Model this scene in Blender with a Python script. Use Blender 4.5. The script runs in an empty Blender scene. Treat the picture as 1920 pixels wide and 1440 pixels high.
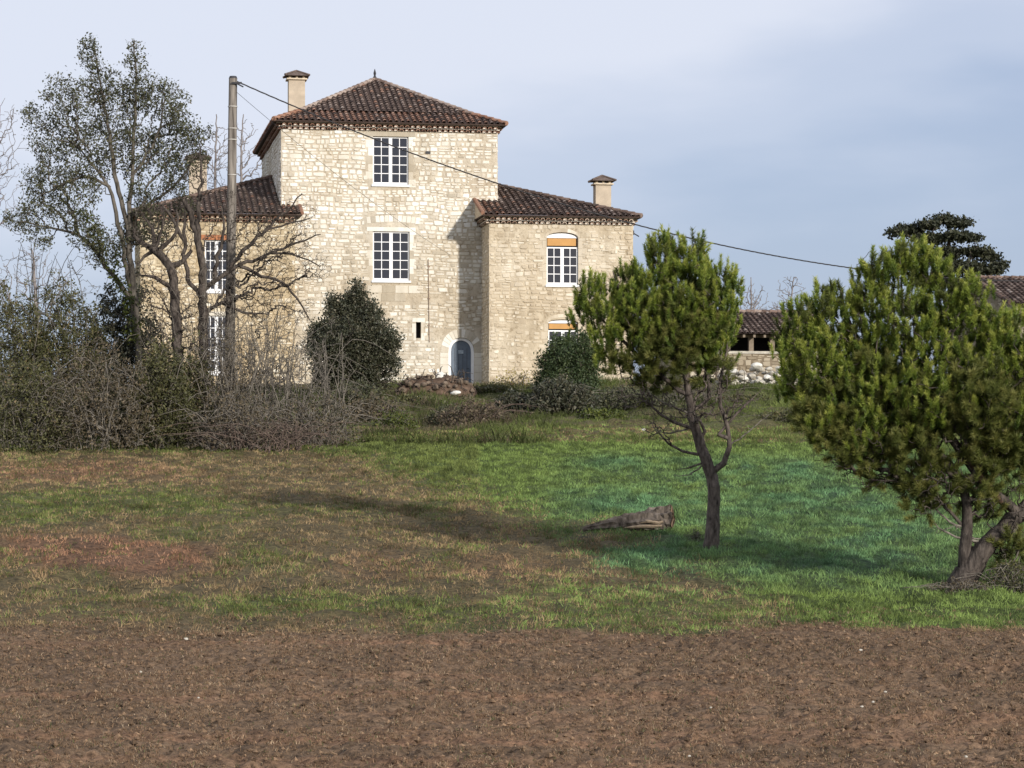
import bpy, bmesh, math, random
import numpy as np
from mathutils import Vector, Matrix
rng = np.random.default_rng(7); random.seed(7)
F = 5000.0; HY = 870.0; EYE = 3.2          # focal length and horizon in photo pixels, eye height
col = bpy.context.scene.collection
def at(px, py, Y):
    return np.array([(px-960)*Y/F, Y, EYE+(HY-py)*Y/F])

# ---------------------------------------------------------------- noise
_T = np.random.default_rng(3).random((256, 256))
def vn(x, y):
    xi = np.floor(x).astype(int); yi = np.floor(y).astype(int)
    fx = x-xi; fy = y-yi; fx = fx*fx*(3-2*fx); fy = fy*fy*(3-2*fy)
    a = _T[xi & 255, yi & 255]; b = _T[(xi+1) & 255, yi & 255]
    c = _T[xi & 255, (yi+1) & 255]; d = _T[(xi+1) & 255, (yi+1) & 255]
    return (a*(1-fx)+b*fx)*(1-fy)+(c*(1-fx)+d*fx)*fy
def fbm(x, y, o=4):
    s = 0; a = .5; t = 0
    for i in range(o):
        s = s+a*vn(x*2**i+17.3*i, y*2**i+5.1*i); t += a; a *= .5
    return s/t
def sst(a, b, x):
    t = np.clip((x-a)/(b-a), 0, 1); return t*t*(3-2*t)

# ---------------------------------------------------------------- terrain
_ty = [-4000, -60, -3, 2, 14, 20, 25, 38, 45, 52, 60, 70, 82, 95, 108, 118, 126, 140, 300, 4000]
_tz = [-1.8, -1.7, -1.65, -1.7, -2.9, -2.92, -2.85, -2.38, -2.07, -1.52, -1.06, -.36, .52, 1.38, 2.5, 3.35, 3.75, 3.7, 3.0, 2.0]
_fy = np.concatenate([np.arange(-60, 320, .5)])
_fz = np.interp(_fy, _ty, _tz)
_k = np.hanning(11); _k /= _k.sum()
_fz = np.convolve(np.pad(_fz, 5, mode='edge'), _k, 'valid')
def gz(X, Y):
    X = np.asarray(X, float); Y = np.asarray(Y, float)
    z = np.where((Y > -55) & (Y < 315), np.interp(Y, _fy, _fz), np.interp(Y, _ty, _tz))
    near = sst(0, 20, Y)*(1-sst(250, 500, np.abs(X)))
    z = z+near*(fbm(X*.11+3, Y*.11, 3)-.5)*.35*(1-.6*sst(15, 30, np.abs(X)))
    bank = sst(84, 92, Y)*(1-sst(114, 121, Y))
    z = z+bank*(fbm(X*.35, Y*.35+9, 4)-.5)*.7
    # the end of the lawn where the near pine stands sits a little lower, the ground right of the house a little lower too
    z = z-.1*np.exp(-((X-8)**2/30+(Y-45)**2/40))
    return z+EYE
def gp(px, py0=None, Y=None):
    X = (px-960)*Y/F
    return np.array([X, Y, float(gz(X, Y))])
def pix(X, Y):
    z = gz(X, Y)-EYE
    return 960+F*X/Y, HY-F*z/Y

# ---------------------------------------------------------------- mesh builder
class MB:
    def __init__(s): s.v = []; s.f = []; s.t = []; s.n = 0; s.m = []
    def add(s, verts, faces, tint=0.5, mi=0):
        verts = np.asarray(verts, float).reshape(-1, 3); faces = np.asarray(faces, int)
        if len(verts) == 0: return
        s.v.append(verts)
        t = np.broadcast_to(np.asarray(tint, float), (len(verts),)) if np.ndim(tint) < 2 else None
        s.t.append(np.array(t)); s.f.append(faces+s.n); s.m.append(np.full(len(faces), mi)); s.n += len(verts)
    def box(s, x0, x1, y0, y1, z0, z1, tint=.5, mi=0):
        v = [(x, y, z) for z in (z0, z1) for y in (y0, y1) for x in (x0, x1)]
        s.add(v, [(0, 2, 3, 1), (4, 5, 7, 6), (0, 1, 5, 4), (2, 6, 7, 3), (0, 4, 6, 2), (1, 3, 7, 5)], tint, mi)
    def poly(s, pts, tint=.5, mi=0):
        s.add(pts, [list(range(len(pts)))], tint, mi)
    def prism(s, pts, d, tint=.5, mi=0):
        pts = np.asarray(pts, float); n = len(pts); d = np.asarray(d, float)
        s.add(np.vstack([pts, pts+d]), [list(range(n))[::-1]], tint, mi); b = s.n-2*n
        s.f.append(np.array([list(range(n, 2*n))])+b); s.m.append(np.full(1, mi))
        s.f.append(np.array([(i, (i+1) % n, (i+1) % n+n, i+n) for i in range(n)])+b); s.m.append(np.full(n, mi))
    def tube(s, pts, rad, k=8, tint=.5, mi=0, cap=True):
        pts = np.asarray(pts, float); n = len(pts); rad = np.broadcast_to(np.asarray(rad, float), (n,))
        rings = []; a = None
        for i in range(n):
            d = pts[min(i+1, n-1)]-pts[max(i-1, 0)]; d = d/(np.linalg.norm(d)+1e-9)
            if a is None:
                a = np.cross(d, (0, 0, 1)) if abs(d[2]) < .9 else np.cross(d, (1, 0, 0))
            a = a-d*np.dot(a, d); a = a/(np.linalg.norm(a)+1e-9); b = np.cross(d, a)
            th = np.arange(k)*2*np.pi/k
            rings.append(pts[i]+rad[i]*(np.outer(np.cos(th), a)+np.outer(np.sin(th), b)))
        f = [(i*k+j, i*k+(j+1) % k, (i+1)*k+(j+1) % k, (i+1)*k+j) for i in range(n-1) for j in range(k)]
        s.add(np.vstack(rings), f, tint, mi); b0 = s.n-n*k
        if cap:
            s.f.append(np.array([[j for j in range(k)][::-1]])+b0); s.m.append(np.full(1, mi))
            s.f.append(np.array([[j+(n-1)*k for j in range(k)]])+b0); s.m.append(np.full(1, mi))
    def build(s, name, mats, parent=None, smooth=False, colour=None):
        me = bpy.data.meshes.new(name)
        V = np.vstack(s.v); T = np.concatenate(s.t)
        me.vertices.add(len(V)); me.vertices.foreach_set('co', V.ravel())
        loops = np.concatenate([f.ravel() for f in s.f]); cnt = np.concatenate([np.full(len(f), f.shape[1]) for f in s.f])
        me.loops.add(len(loops)); me.loops.foreach_set('vertex_index', loops.astype(np.int32))
        me.polygons.add(len(cnt)); st = np.concatenate([[0], np.cumsum(cnt)[:-1]])
        me.polygons.foreach_set('loop_start', st.astype(np.int32)); me.polygons.foreach_set('loop_total', cnt.astype(np.int32))
        me.polygons.foreach_set('material_index', np.concatenate(s.m).astype(np.int32))
        me.polygons.foreach_set('use_smooth', np.full(len(cnt), bool(smooth)))
        at_ = me.attributes.new('tint', 'FLOAT', 'POINT'); at_.data.foreach_set('value', T.astype(np.float32))
        if colour is not None:
            ca = me.attributes.new('col', 'FLOAT_COLOR', 'POINT'); c4 = np.ones((len(V), 4), np.float32); c4[:, :3] = colour
            ca.data.foreach_set('color', c4.ravel())
        me.update(calc_edges=True); me.validate()
        for m in (mats if isinstance(mats, (list, tuple)) else [mats]): me.materials.append(m)
        o = bpy.data.objects.new(name, me); col.objects.link(o)
        if parent is not None: o.parent = parent
        return o
def tag(o, label=None, cat=None, group=None, kind=None):
    if label: o['label'] = label
    if cat: o['category'] = cat
    if group: o['group'] = group
    if kind: o['kind'] = kind
    return o
def empty(name, loc, rz=0):
    o = bpy.data.objects.new(name, None); col.objects.link(o); o.location = tuple(float(c) for c in loc); o.rotation_euler = (0, 0, rz)
    o.empty_display_size = .3
    return o

# ---------------------------------------------------------------- materials
def nt(name):
    m = bpy.data.materials.new(name); m.use_nodes = True; t = m.node_tree; t.nodes.clear()
    out = t.nodes.new('ShaderNodeOutputMaterial'); return m, t, out
def N(t, kind, **kw):
    n = t.nodes.new('ShaderNode'+kind)
    for k, v in kw.items():
        if k.startswith('i_'): n.inputs[int(k[2:]) if k[2:].isdigit() else k[2:].replace('_', ' ')].default_value = v
        else: setattr(n, k, v)
    return n
def ramp(t, stops, interp='LINEAR'):
    r = t.nodes.new('ShaderNodeValToRGB'); r.color_ramp.interpolation = interp
    while len(r.color_ramp.elements) < len(stops): r.color_ramp.elements.new(.5)
    for e, (p, c) in zip(r.color_ramp.elements, stops):
        e.position = p; e.color = (*c, 1) if len(c) == 3 else c
    return r
def mixc(t, f, a, b, mode='MIX'):
    n = t.nodes.new('ShaderNodeMix'); n.data_type = 'RGBA'; n.blend_type = mode
    for s, v in ((n.inputs[0], f), (n.inputs[6], a), (n.inputs[7], b)):
        if isinstance(v, bpy.types.NodeSocket): t.links.new(v, s)
        elif isinstance(v, (int, float)): s.default_value = v
        else: s.default_value = (*v, 1)
    return n.outputs[2]
def math_(t, op, a, b=0., c=None):
    n = t.nodes.new('ShaderNodeMath'); n.operation = op
    for i, v in enumerate((a, b) if c is None else (a, b, c)):
        if isinstance(v, bpy.types.NodeSocket): t.links.new(v, n.inputs[i])
        else: n.inputs[i].default_value = v
    return n.outputs[0]
def noise(t, vec, scale, detail=4, rough=.55):
    n = N(t, 'TexNoise'); n.inputs['Scale'].default_value = scale; n.inputs['Detail'].default_value = detail; n.inputs['Roughness'].default_value = rough
    if vec is not None: t.links.new(vec, n.inputs['Vector'])
    return n.outputs['Fac']
def bump(t, h, strength=.5, dist=.02):
    b = N(t, 'Bump'); b.inputs['Strength'].default_value = strength; b.inputs['Distance'].default_value = dist
    t.links.new(h, b.inputs['Height']); return b.outputs['Normal']
def bsdf(t, out, base, rough=.8, normal=None, spec=.3, metal=0):
    p = N(t, 'BsdfPrincipled'); p.inputs['Roughness'].default_value = rough; p.inputs['Specular IOR Level'].default_value = spec; p.inputs['Metallic'].default_value = metal
    if isinstance(base, bpy.types.NodeSocket): t.links.new(base, p.inputs['Base Color'])
    else: p.inputs['Base Color'].default_value = (*base, 1)
    if normal is not None: t.links.new(normal, p.inputs['Normal'])
    t.links.new(p.outputs[0], out.inputs[0]); return p
def plain(name, c, rough=.7, var=.25, scale=6, bmp=.3, spec=.3):
    m, t, out = nt(name); tc = N(t, 'TexCoord').outputs['Object']
    f = noise(t, tc, scale); r = ramp(t, [(.3, tuple(x*(1-var) for x in c)), (.7, tuple(min(1, x*(1+var)) for x in c))])
    t.links.new(f, r.inputs[0]); bsdf(t, out, r.outputs[0], rough, bump(t, noise(t, tc, scale*6), bmp, .01), spec); return m
def leafy(name, stops, trans=.25, rough=.55, spec=.35):
    m, t, out = nt(name); a = N(t, 'Attribute', attribute_name='tint')
    r = ramp(t, stops); t.links.new(a.outputs['Fac'], r.inputs[0])
    p = bsdf(t, out, r.outputs[0], rough, None, spec)
    tr = N(t, 'BsdfTranslucent'); t.links.new(r.outputs[0], tr.inputs[0])
    mx = N(t, 'MixShader'); mx.inputs[0].default_value = trans
    t.links.new(p.outputs[0], mx.inputs[1]); t.links.new(tr.outputs[0], mx.inputs[2]); t.links.new(mx.outputs[0], out.inputs[0]); return m
def bark(name, c1, c2, scale=9):
    m, t, out = nt(name); tc = N(t, 'TexCoord').outputs['Object']
    mp = N(t, 'Mapping'); mp.inputs['Scale'].default_value = (1, 1, .35); t.links.new(tc, mp.inputs[0])
    f = noise(t, mp.outputs[0], scale, 5, .65); r = ramp(t, [(.35, c1), (.65, c2)]); t.links.new(f, r.inputs[0])
    bsdf(t, out, r.outputs[0], .9, bump(t, noise(t, mp.outputs[0], scale*2.5, 4), .9, .03), .15); return m

def masonry(name, pale, dark, mortar, sx=3.0, sz=5.6, smear=.5, crev=.6, yellow=None, top_clean=None):
    m, t, out = nt(name); tc = N(t, 'TexCoord').outputs['Object']
    sep = N(t, 'SeparateXYZ'); t.links.new(tc, sep.inputs[0])
    uu = math_(t, 'ADD', sep.outputs[0], math_(t, 'MULTIPLY', sep.outputs[1], 1.0))
    # courses wander: warp the height and the run with low noise
    n1 = noise(t, tc, .55, 2); n2 = noise(t, tc, 2.3, 2); n3 = noise(t, tc, 1.4, 2)
    zz = math_(t, 'ADD', sep.outputs[2], math_(t, 'MULTIPLY', math_(t, 'SUBTRACT', n1, .5), .5))
    zz = math_(t, 'ADD', zz, math_(t, 'MULTIPLY', math_(t, 'SUBTRACT', n2, .5), .16))
    uu = math_(t, 'ADD', uu, math_(t, 'MULTIPLY', math_(t, 'SUBTRACT', n3, .5), .3))
    cb = N(t, 'CombineXYZ'); t.links.new(math_(t, 'MULTIPLY', uu, sx), cb.inputs[0]); t.links.new(math_(t, 'MULTIPLY', zz, sz), cb.inputs[1])
    def vor(scale, feat):
        v = N(t, 'TexVoronoi', feature=feat, voronoi_dimensions='2D'); v.inputs['Scale'].default_value = scale; v.inputs['Randomness'].default_value = .8
        t.links.new(cb.outputs[0], v.inputs['Vector']); return v
    e = vor(1, 'DISTANCE_TO_EDGE').outputs['Distance']; cc = vor(1, 'F1').outputs['Color']
    sc = N(t, 'SeparateColor'); t.links.new(cc, sc.inputs[0]); rnd = sc.outputs[0]; rnd2 = sc.outputs[1]
    fine = noise(t, tc, 14, 4, .6)
    stone = mixc(t, math_(t, 'MULTIPLY', rnd, .9), pale, dark)
    stone = mixc(t, math_(t, 'MULTIPLY', fine, .35), stone, dark)
    # lime mortar smeared over the faces in wandering patches
    sm = noise(t, tc, .7, 5, .6)
    smr = ramp(t, [(.5-smear*.25, (0, 0, 0)), (.62-smear*.15, (1, 1, 1))]); t.links.new(math_(t, 'ADD', sm, math_(t, 'MULTIPLY', math_(t, 'SUBTRACT', rnd2, .5), .25)), smr.inputs[0])
    smf = math_(t, 'MULTIPLY', smr.outputs[0], .75)
    er = ramp(t, [(.03, (1, 1, 1)), (.13, (0, 0, 0))]); t.links.new(e, er.inputs[0])
    mort = mixc(t, noise(t, tc, 5, 3), mortar, tuple(x*1.22 for x in mortar))
    c = mixc(t, math_(t, 'MAXIMUM', er.outputs[0], smf), stone, mort)
    # open joints
    jr = ramp(t, [(.0, (1, 1, 1)), (.05, (0, 0, 0))]); t.links.new(e, jr.inputs[0])
    jn = ramp(t, [(.42, (0, 0, 0)), (.62, (1, 1, 1))]); t.links.new(noise(t, tc, 3.1, 3), jn.inputs[0])
    jf = math_(t, 'MULTIPLY', math_(t, 'MULTIPLY', jr.outputs[0], jn.outputs[0]), crev)
    c = mixc(t, jf, c, tuple(x*.32 for x in mortar))
    if yellow is not None:
        yr = ramp(t, [(.45, (0, 0, 0)), (.65, (1, 1, 1))]); t.links.new(noise(t, tc, .9, 5, .65), yr.inputs[0])
        c = mixc(t, math_(t, 'MULTIPLY', yr.outputs[0], .6), c, yellow)
    if top_clean is not None:   # weather-washed upper storey: paler, cleaner stones with open joints
        z0, z1, cl = top_clean
        mr = N(t, 'MapRange'); mr.inputs[1].default_value = z0; mr.inputs[2].default_value = z1
        t.links.new(math_(t, 'ADD', sep.outputs[2], math_(t, 'MULTIPLY', sm, 2.0)), mr.inputs[0])
        c = mixc(t, math_(t, 'MULTIPLY', mr.outputs[0], math_(t, 'MULTIPLY', math_(t, 'SUBTRACT', 1.0, er.outputs[0]), .8)), c, mixc(t, rnd, cl, tuple(x*.72 for x in cl)))
    # grey weather streaks
    mp = N(t, 'Mapping'); mp.inputs['Scale'].default_value = (1.5, 1.5, .22); t.links.new(tc, mp.inputs[0])
    wr = ramp(t, [(.52, (0, 0, 0)), (.75, (1, 1, 1))]); t.links.new(noise(t, mp.outputs[0], .9, 5, .6), wr.inputs[0])
    c = mixc(t, math_(t, 'MULTIPLY', wr.outputs[0], .3), c, (.24, .21, .17))
    hr = ramp(t, [(.0, (0, 0, 0)), (.16, (1, 1, 1))]); t.links.new(e, hr.inputs[0])
    h = math_(t, 'ADD', math_(t, 'MULTIPLY', hr.outputs[0], math_(t, 'SUBTRACT', 1.15, smf)), math_(t, 'ADD', math_(t, 'MULTIPLY', fine, .35), math_(t, 'MULTIPLY', rnd, .5)))
    bsdf(t, out, c, .92, bump(t, h, .8, .035), .15); return m

M = {}
def stonemat(name, stops, wash):
    m, t, out = nt(name); tc = N(t, 'TexCoord').outputs['Object']; a = N(t, 'Attribute', attribute_name='tint')
    f = math_(t, 'ADD', math_(t, 'MULTIPLY', a.outputs['Fac'], .8), math_(t, 'MULTIPLY', noise(t, tc, 7, 5, .65), .25))
    r = ramp(t, stops); t.links.new(f, r.inputs[0])
    wr = ramp(t, [(.5, (0, 0, 0)), (.72, (1, 1, 1))]); t.links.new(noise(t, tc, .8, 6, .65), wr.inputs[0])
    c = streaks(t, tc, mixc(t, math_(t, 'MULTIPLY', wr.outputs[0], .45), r.outputs[0], wash))
    bsdf(t, out, c, .92, bump(t, noise(t, tc, 22, 4, .6), .7, .02), .12); return m
def streaks(t, tc, c, k=.38):
    mp = N(t, 'Mapping'); mp.inputs['Scale'].default_value = (1.3, 1.3, .13); t.links.new(tc, mp.inputs[0])
    r = ramp(t, [(.46, (1, 1, 1)), (.72, (.52, .49, .45))]); t.links.new(noise(t, mp.outputs[0], 1.6, 6, .62), r.inputs[0])
    r2 = ramp(t, [(.40, (.86, .82, .76)), (.6, (1, 1, 1))]); t.links.new(noise(t, tc, .33, 3, .5), r2.inputs[0])
    return mixc(t, .9, mixc(t, k, c, r.outputs[0], 'MULTIPLY'), r2.outputs[0], 'MULTIPLY')
M['st_tower'] = stonemat('limestone_block', [(.0, (.36, .315, .24)), (.35, (.58, .53, .44)), (.6, (.73, .70, .62)), (1, (.86, .85, .81))], (.55, .49, .39))
M['st_right'] = stonemat('beige_limestone_block', [(.0, (.38, .31, .22)), (.4, (.59, .52, .41)), (.75, (.70, .64, .53)), (1, (.80, .76, .66))], (.54, .455, .335))
M['st_left'] = stonemat('ochre_limestone_block', [(.0, (.22, .165, .09)), (.4, (.52, .43, .29)), (.7, (.70, .62, .47)), (1, (.82, .78, .68))], (.52, .42, .27))
def mortarmat(name, a, b):
    m, t, out = nt(name); tc = N(t, 'TexCoord').outputs['Object']; r = ramp(t, [(.3, a), (.7, b)]); t.links.new(noise(t, tc, 1.6, 7, .7), r.inputs[0])
    h = noise(t, tc, 6, 6, .7); dk = ramp(t, [(.34, (.62, .58, .53)), (.46, (1, 1, 1))]); t.links.new(noise(t, tc, 5, 4, .6), dk.inputs[0])
    bsdf(t, out, streaks(t, tc, mixc(t, .8, r.outputs[0], dk.outputs[0], 'MULTIPLY')), .95, bump(t, h, 1., .05), .1); return m
M['mo_tower'] = mortarmat('lime_mortar', (.44, .38, .295), (.66, .60, .49)); M['mo_right'] = mortarmat('beige_mortar', (.49, .42, .315), (.66, .585, .46)); M['mo_barn'] = mortarmat('barn_mortar', (.16, .13, .095), (.27, .225, .165)); M['st_barn'] = stonemat('barn_block', [(.0, (.2, .165, .12)), (.4, (.36, .31, .235)), (.75, (.50, .45, .36)), (1, (.66, .62, .54))], (.26, .22, .15)); M['mo_left'] = mortarmat('ochre_mortar', (.40, .315, .20), (.60, .51, .36))
M['wall_tower'] = masonry('limestone_rubble', (.68, .62, .49), (.44, .37, .26), (.45, .375, .26), 2.7, 5.2, .55, .85, None, (6.3, 9.0, (.72, .68, .58)))
M['wall_right'] = masonry('limestone_rubble_smeared', (.64, .57, .44), (.42, .35, .24), (.50, .42, .29), 2.9, 4.6, 1.0, .5, None)
M['wall_left'] = masonry('ochre_rubble', (.66, .57, .39), (.42, .32, .17), (.46, .36, .21), 2.7, 4.6, .6, .55, (.50, .35, .15))
M['wall_barn'] = masonry('barn_rubble', (.50, .45, .36), (.30, .25, .18), (.22, .19, .14), 2.4, 3.6, .1, .9)
M['dressed'] = plain('dressed_limestone', (.70, .64, .53), .85, .1, 5, .4, .1)
M['mortar'] = plain('cornice_mortar', (.56, .47, .35), .9, .2, 7, .5, .1)
M['render'] = plain('chimney_render', (.46, .385, .295), .9, .12, 3, .3, .1)
M['pale_mortar'] = plain('pale_mortar', (.66, .60, .52), .9, .1, 8)
M['white'] = plain('white_paint', (.80, .80, .80), .5, .03, 4, .05)
M['dark'] = plain('dark_interior', (.012, .011, .012), .9, .2)
M['door'] = plain('blue_grey_paint', (.115, .145, .185), .55, .12, 5, .3)
M['rust'] = plain('rusty_iron', (.26, .18, .13), .8, .3, 10)
M['iron'] = plain('dark_iron', (.04, .04, .045), .6, .3, 10)
M['blind'] = plain('orange_blind', (.50, .27, .09), .7, .08, 3)
M['brick'] = plain('red_brick', (.36, .15, .07), .85, .25, 9)
M['lath'] = plain('weathered_timber', (.20, .16, .12), .9, .3, 8)
M['lath_pale'] = plain('band_metal', (.5, .48, .44), .5)
M['cable'] = plain('cable_sheath', (.035, .033, .035), .6, .1)
M['stone'] = plain('white_stone', (.62, .60, .54), .9, .12, 12, .6)
M['stone_grey'] = plain('grey_limestone', (.42, .39, .33), .9, .3, 7, .6)
mg, t, out = nt('window_glass'); bsdf(t, out, (.018, .021, .032), .08, None, .6); M['glass'] = mg
mp_, t, out = nt('pole_concrete'); tc = N(t, 'TexCoord').outputs['Object']; mpn = N(t, 'Mapping'); mpn.inputs['Scale'].default_value = (4, 4, .25); t.links.new(tc, mpn.inputs[0])
r_ = ramp(t, [(.35, (.06, .05, .042)), (.65, (.26, .23, .195))]); t.links.new(noise(t, mpn.outputs[0], 3, 5), r_.inputs[0]); bsdf(t, out, r_.outputs[0], .85, bump(t, noise(t, mpn.outputs[0], 9), .5, .02), .2); M['pole'] = mp_

def tilemat(name, stops):
    m, t, out = nt(name); tc = N(t, 'TexCoord').outputs['Object']; a = N(t, 'Attribute', attribute_name='tint')
    f = math_(t, 'ADD', math_(t, 'MULTIPLY', a.outputs['Fac'], .75), math_(t, 'MULTIPLY', noise(t, tc, 4, 5, .65), .3))
    r = ramp(t, stops); t.links.new(f, r.inputs[0])
    lr = ramp(t, [(.56, (0, 0, 0)), (.68, (1, 1, 1))]); t.links.new(noise(t, tc, 9, 4, .7), lr.inputs[0])
    c = mixc(t, math_(t, 'MULTIPLY', lr.outputs[0], .5), r.outputs[0], (.26, .24, .19))
    bsdf(t, out, c, .85, bump(t, noise(t, tc, 30), .5, .01), .2); return m
M['tile'] = tilemat('old_canal_tile', [(.1, (.03, .020, .018)), (.4, (.10, .068, .055)), (.6, (.17, .118, .095)), (.8, (.28, .215, .18)), (1, (.42, .35, .30))])
M['tile_red'] = tilemat('newer_canal_tile', [(.1, (.13, .065, .045)), (.45, (.25, .13, .085)), (.8, (.37, .225, .16)), (1, (.52, .38, .30))])
M['underlay'] = plain('channel_tiles_and_end_shade', (.058, .038, .030), .9, .3, 8)

M['leaf_oak'] = leafy('dull_evergreen_leaf', [(0, (.034, .038, .02)), (.5, (.075, .08, .04)), (.85, (.12, .12, .06)), (1, (.14, .095, .04))], .2)
M['leaf_thicket'] = leafy('bramble_leaf', [(0, (.035, .034, .016)), (.45, (.075, .078, .03)), (.8, (.13, .125, .05)), (1, (.19, .12, .06))], .25)
M['leaf_holly'] = leafy('dark_glossy_leaf', [(0, (.022, .026, .014)), (.5, (.05, .054, .03)), (1, (.12, .105, .065))], .12, .5, .4)
M['leaf_ivy'] = leafy('ivy_leaf', [(0, (.03, .045, .01)), (.5, (.075, .095, .018)), (1, (.15, .16, .03))], .25)
M['leaf_bush'] = leafy('deep_green_leaf', [(0, (.022, .038, .014)), (.5, (.05, .075, .028)), (1, (.10, .12, .045))], .2)
M['leaf_brown'] = leafy('withered_leaf', [(0, (.05, .04, .022)), (.5, (.105, .085, .05)), (1, (.18, .135, .085))], .2)
M['leaf_cedar'] = leafy('cedar_needles', [(0, (.018, .022, .012)), (.5, (.035, .04, .02)), (1, (.06, .06, .03))], .1)
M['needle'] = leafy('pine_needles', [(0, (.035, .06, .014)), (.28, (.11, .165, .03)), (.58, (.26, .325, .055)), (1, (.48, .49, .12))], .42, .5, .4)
M['needle_dull'] = leafy('dull_pine_needles', [(0, (.05, .06, .016)), (.5, (.14, .165, .04)), (1, (.25, .24, .07))], .4)
M['yellow_plant'] = leafy('yellow_leaf', [(0, (.12, .11, .02)), (1, (.38, .30, .06))], .3)
M['grass'] = None
M['bark_grey'] = bark('grey_bark', (.05, .044, .036), (.16, .14, .115))
M['bark_dark'] = bark('dark_bark', (.022, .018, .016), (.115, .095, .08))
M['bark_pine'] = bark('pine_bark', (.035, .028, .024), (.165, .135, .115), 12)
M['bark_red'] = bark('red_pine_bark', (.05, .034, .027), (.20, .115, .08), 10)
M['twig_pale'] = bark('pale_twigs', (.06, .052, .043), (.235, .21, .175))
M['twig_far'] = bark('hazy_grey_twigs', (.17, .15, .145), (.27, .245, .235))
M['twig_red'] = bark('reddish_stems', (.075, .055, .045), (.18, .135, .11))
def attrmat(name, rough=.85, sc=None, trans=0):
    m, t, out = nt(name); a = N(t, 'Attribute', attribute_name='col'); c = a.outputs['Color']
    if sc:
        tc = N(t, 'TexCoord').outputs['Object']
        r = ramp(t, [(.36, (.3, .3, .3)), (.62, (1.5, 1.5, 1.5))]); t.links.new(noise(t, tc, sc, 8, .75), r.inputs[0]); c = mixc(t, 1., c, r.outputs[0], 'MULTIPLY')
        bsdf(t, out, c, rough, bump(t, noise(t, tc, sc*2, 5, .7), .8, .03), .15)
    else:
        p = bsdf(t, out, c, rough, None, .2)
        if trans:
            tr = N(t, 'BsdfTranslucent'); t.links.new(c, tr.inputs[0]); mx = N(t, 'MixShader'); mx.inputs[0].default_value = trans
            t.links.new(p.outputs[0], mx.inputs[1]); t.links.new(tr.outputs[0], mx.inputs[2]); t.links.new(mx.outputs[0], out.inputs[0])
    return m
M['ground'] = attrmat('field_soil', .95, 9)
M['blade'] = attrmat('grass_blades', .6, None, .25)

# ---------------------------------------------------------------- ground
def lawn(px, py):
    """how green the ground cover is at a place of the field (0 bare or dead, 1 lush), and how emerald / red it is"""
    w = (fbm(px*.006, py*.02, 4)-.5)
    edge = np.interp(py, [820, 850, 900, 950, 1000, 1060, 1110, 1150, 1180], [300, 620, 860, 1000, 1060, 1200, 1380, 1500, 1560])
    g = sst(-170, 170, px-edge+w*520)
    g = np.where(py > 1186+w*26-4*sst(1200, 1900, px), 0, g)
    g = np.maximum(g, .85*sst(26, 6, np.abs(py-830-w*14)))
    def blob(cx, cy, rx, ry, k): return k*sst(1.25, .35, np.sqrt(((px-cx)/rx)**2+((py-cy)/ry)**2)+w*1.6)
    g = np.maximum(g, blob(130, 945, 300, 34, .6)); g = np.maximum(g, blob(620, 1135, 360, 24, .7)); g = np.maximum(g, blob(420, 960, 260, 24, .4))
    g = np.maximum(g, blob(1150, 1150, 420, 45, .55)); g = np.maximum(g, np.where((py < 1180) & (py > 840), .10+.45*np.clip(w*2, 0, 1), 0))
    red = np.maximum(blob(180, 1045, 340, 40, 1), np.maximum(blob(60, 885, 260, 26, .7), blob(800, 1060, 200, 30, .35)))
    em = (.66+1.2*w+1.1*(fbm(px*.03, py*.09, 3)-.5))*sst(950, 1200, px+w*300)*sst(1130, 1060, py+w*60)*sst(835, 880, py)*sst(1.5, .6, np.abs(px-1400)/420)
    bankg = np.where(py < 832, .45+.9*np.clip(w+.1*(px > 1300), -.4, .5), 0)
    g = np.where(py < 832, np.clip(bankg, 0, 1), g)
    return np.clip(g, 0, 1), np.clip(red, 0, 1), np.clip(em, 0, 1), sst(1178-32*sst(900, 0, px), 1190+14*sst(900, 0, px), py+w*44)

SOIL = np.array([.158, .104, .064]); DEAD = np.array([.20, .145, .078]); GRN = np.array([.108, .148, .040]); EMR = np.array([.078, .145, .066]); RED = np.array([.29, .15, .095])
def gcol(X, Y):
    Ys = np.maximum(Y, 15); px, py = pix(X, Ys); g, red, em, soil = lawn(px, py)
    c = DEAD[None, :]*.9+(RED-DEAD)[None, :]*red[:, None]*.8
    gr = GRN[None, :]+(EMR-GRN)[None, :]*em[:, None]
    c = c+(gr-c)*g[:, None]; c = c*.62; bnd = fbm(X*.12, Y*1.5, 4)[:, None]; c = c+((SOIL*(.75+.5*bnd)+np.array([.05, -.004, -.01])*np.clip(bnd-.5, 0, 1)*1.5)-c)*soil[:, None]  # meadow ground darkened: shade under the grass is put into its colour
    v = .7+.6*fbm(X*.9, Y*.5, 4)[:, None]
    return np.clip(c*v*.9, 0, 1)
def clodz(X, Y): return (fbm(X*2.2, Y*1.0, 3)-.5)*.10+(fbm(X*7, Y*4, 3)-.5)*.13+np.abs(fbm(X*13+40, Y*8, 3)-.5)*.22
def tussz(X, Y): return (fbm(X*2.2, Y*1.1, 4)-.5)*.24
def grid_axis(segs):
    a = []
    for x0, x1, st in segs: a.append(np.arange(x0, x1, st))
    a.append([segs[-1][1]]); return np.concatenate(a)
xs = grid_axis([(-4000, -400, 600), (-400, -60, 40), (-60, -22, 2), (-22, -9, .12), (-9, 9, .055), (9, 22, .12), (22, 60, 2), (60, 400, 40), (400, 4000, 600)])
ys = grid_axis([(-4000, -100, 650), (-100, 0, 10), (0, 22, 1), (22, 40, .055), (40, 60, .1), (60, 90, .16), (90, 128, .25), (128, 160, 2), (160, 400, 30), (400, 4000, 600)])
XX, YY = np.meshgrid(xs, ys); Xf = XX.ravel(); Yf = YY.ravel(); Zf = gz(Xf, Yf)
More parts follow.
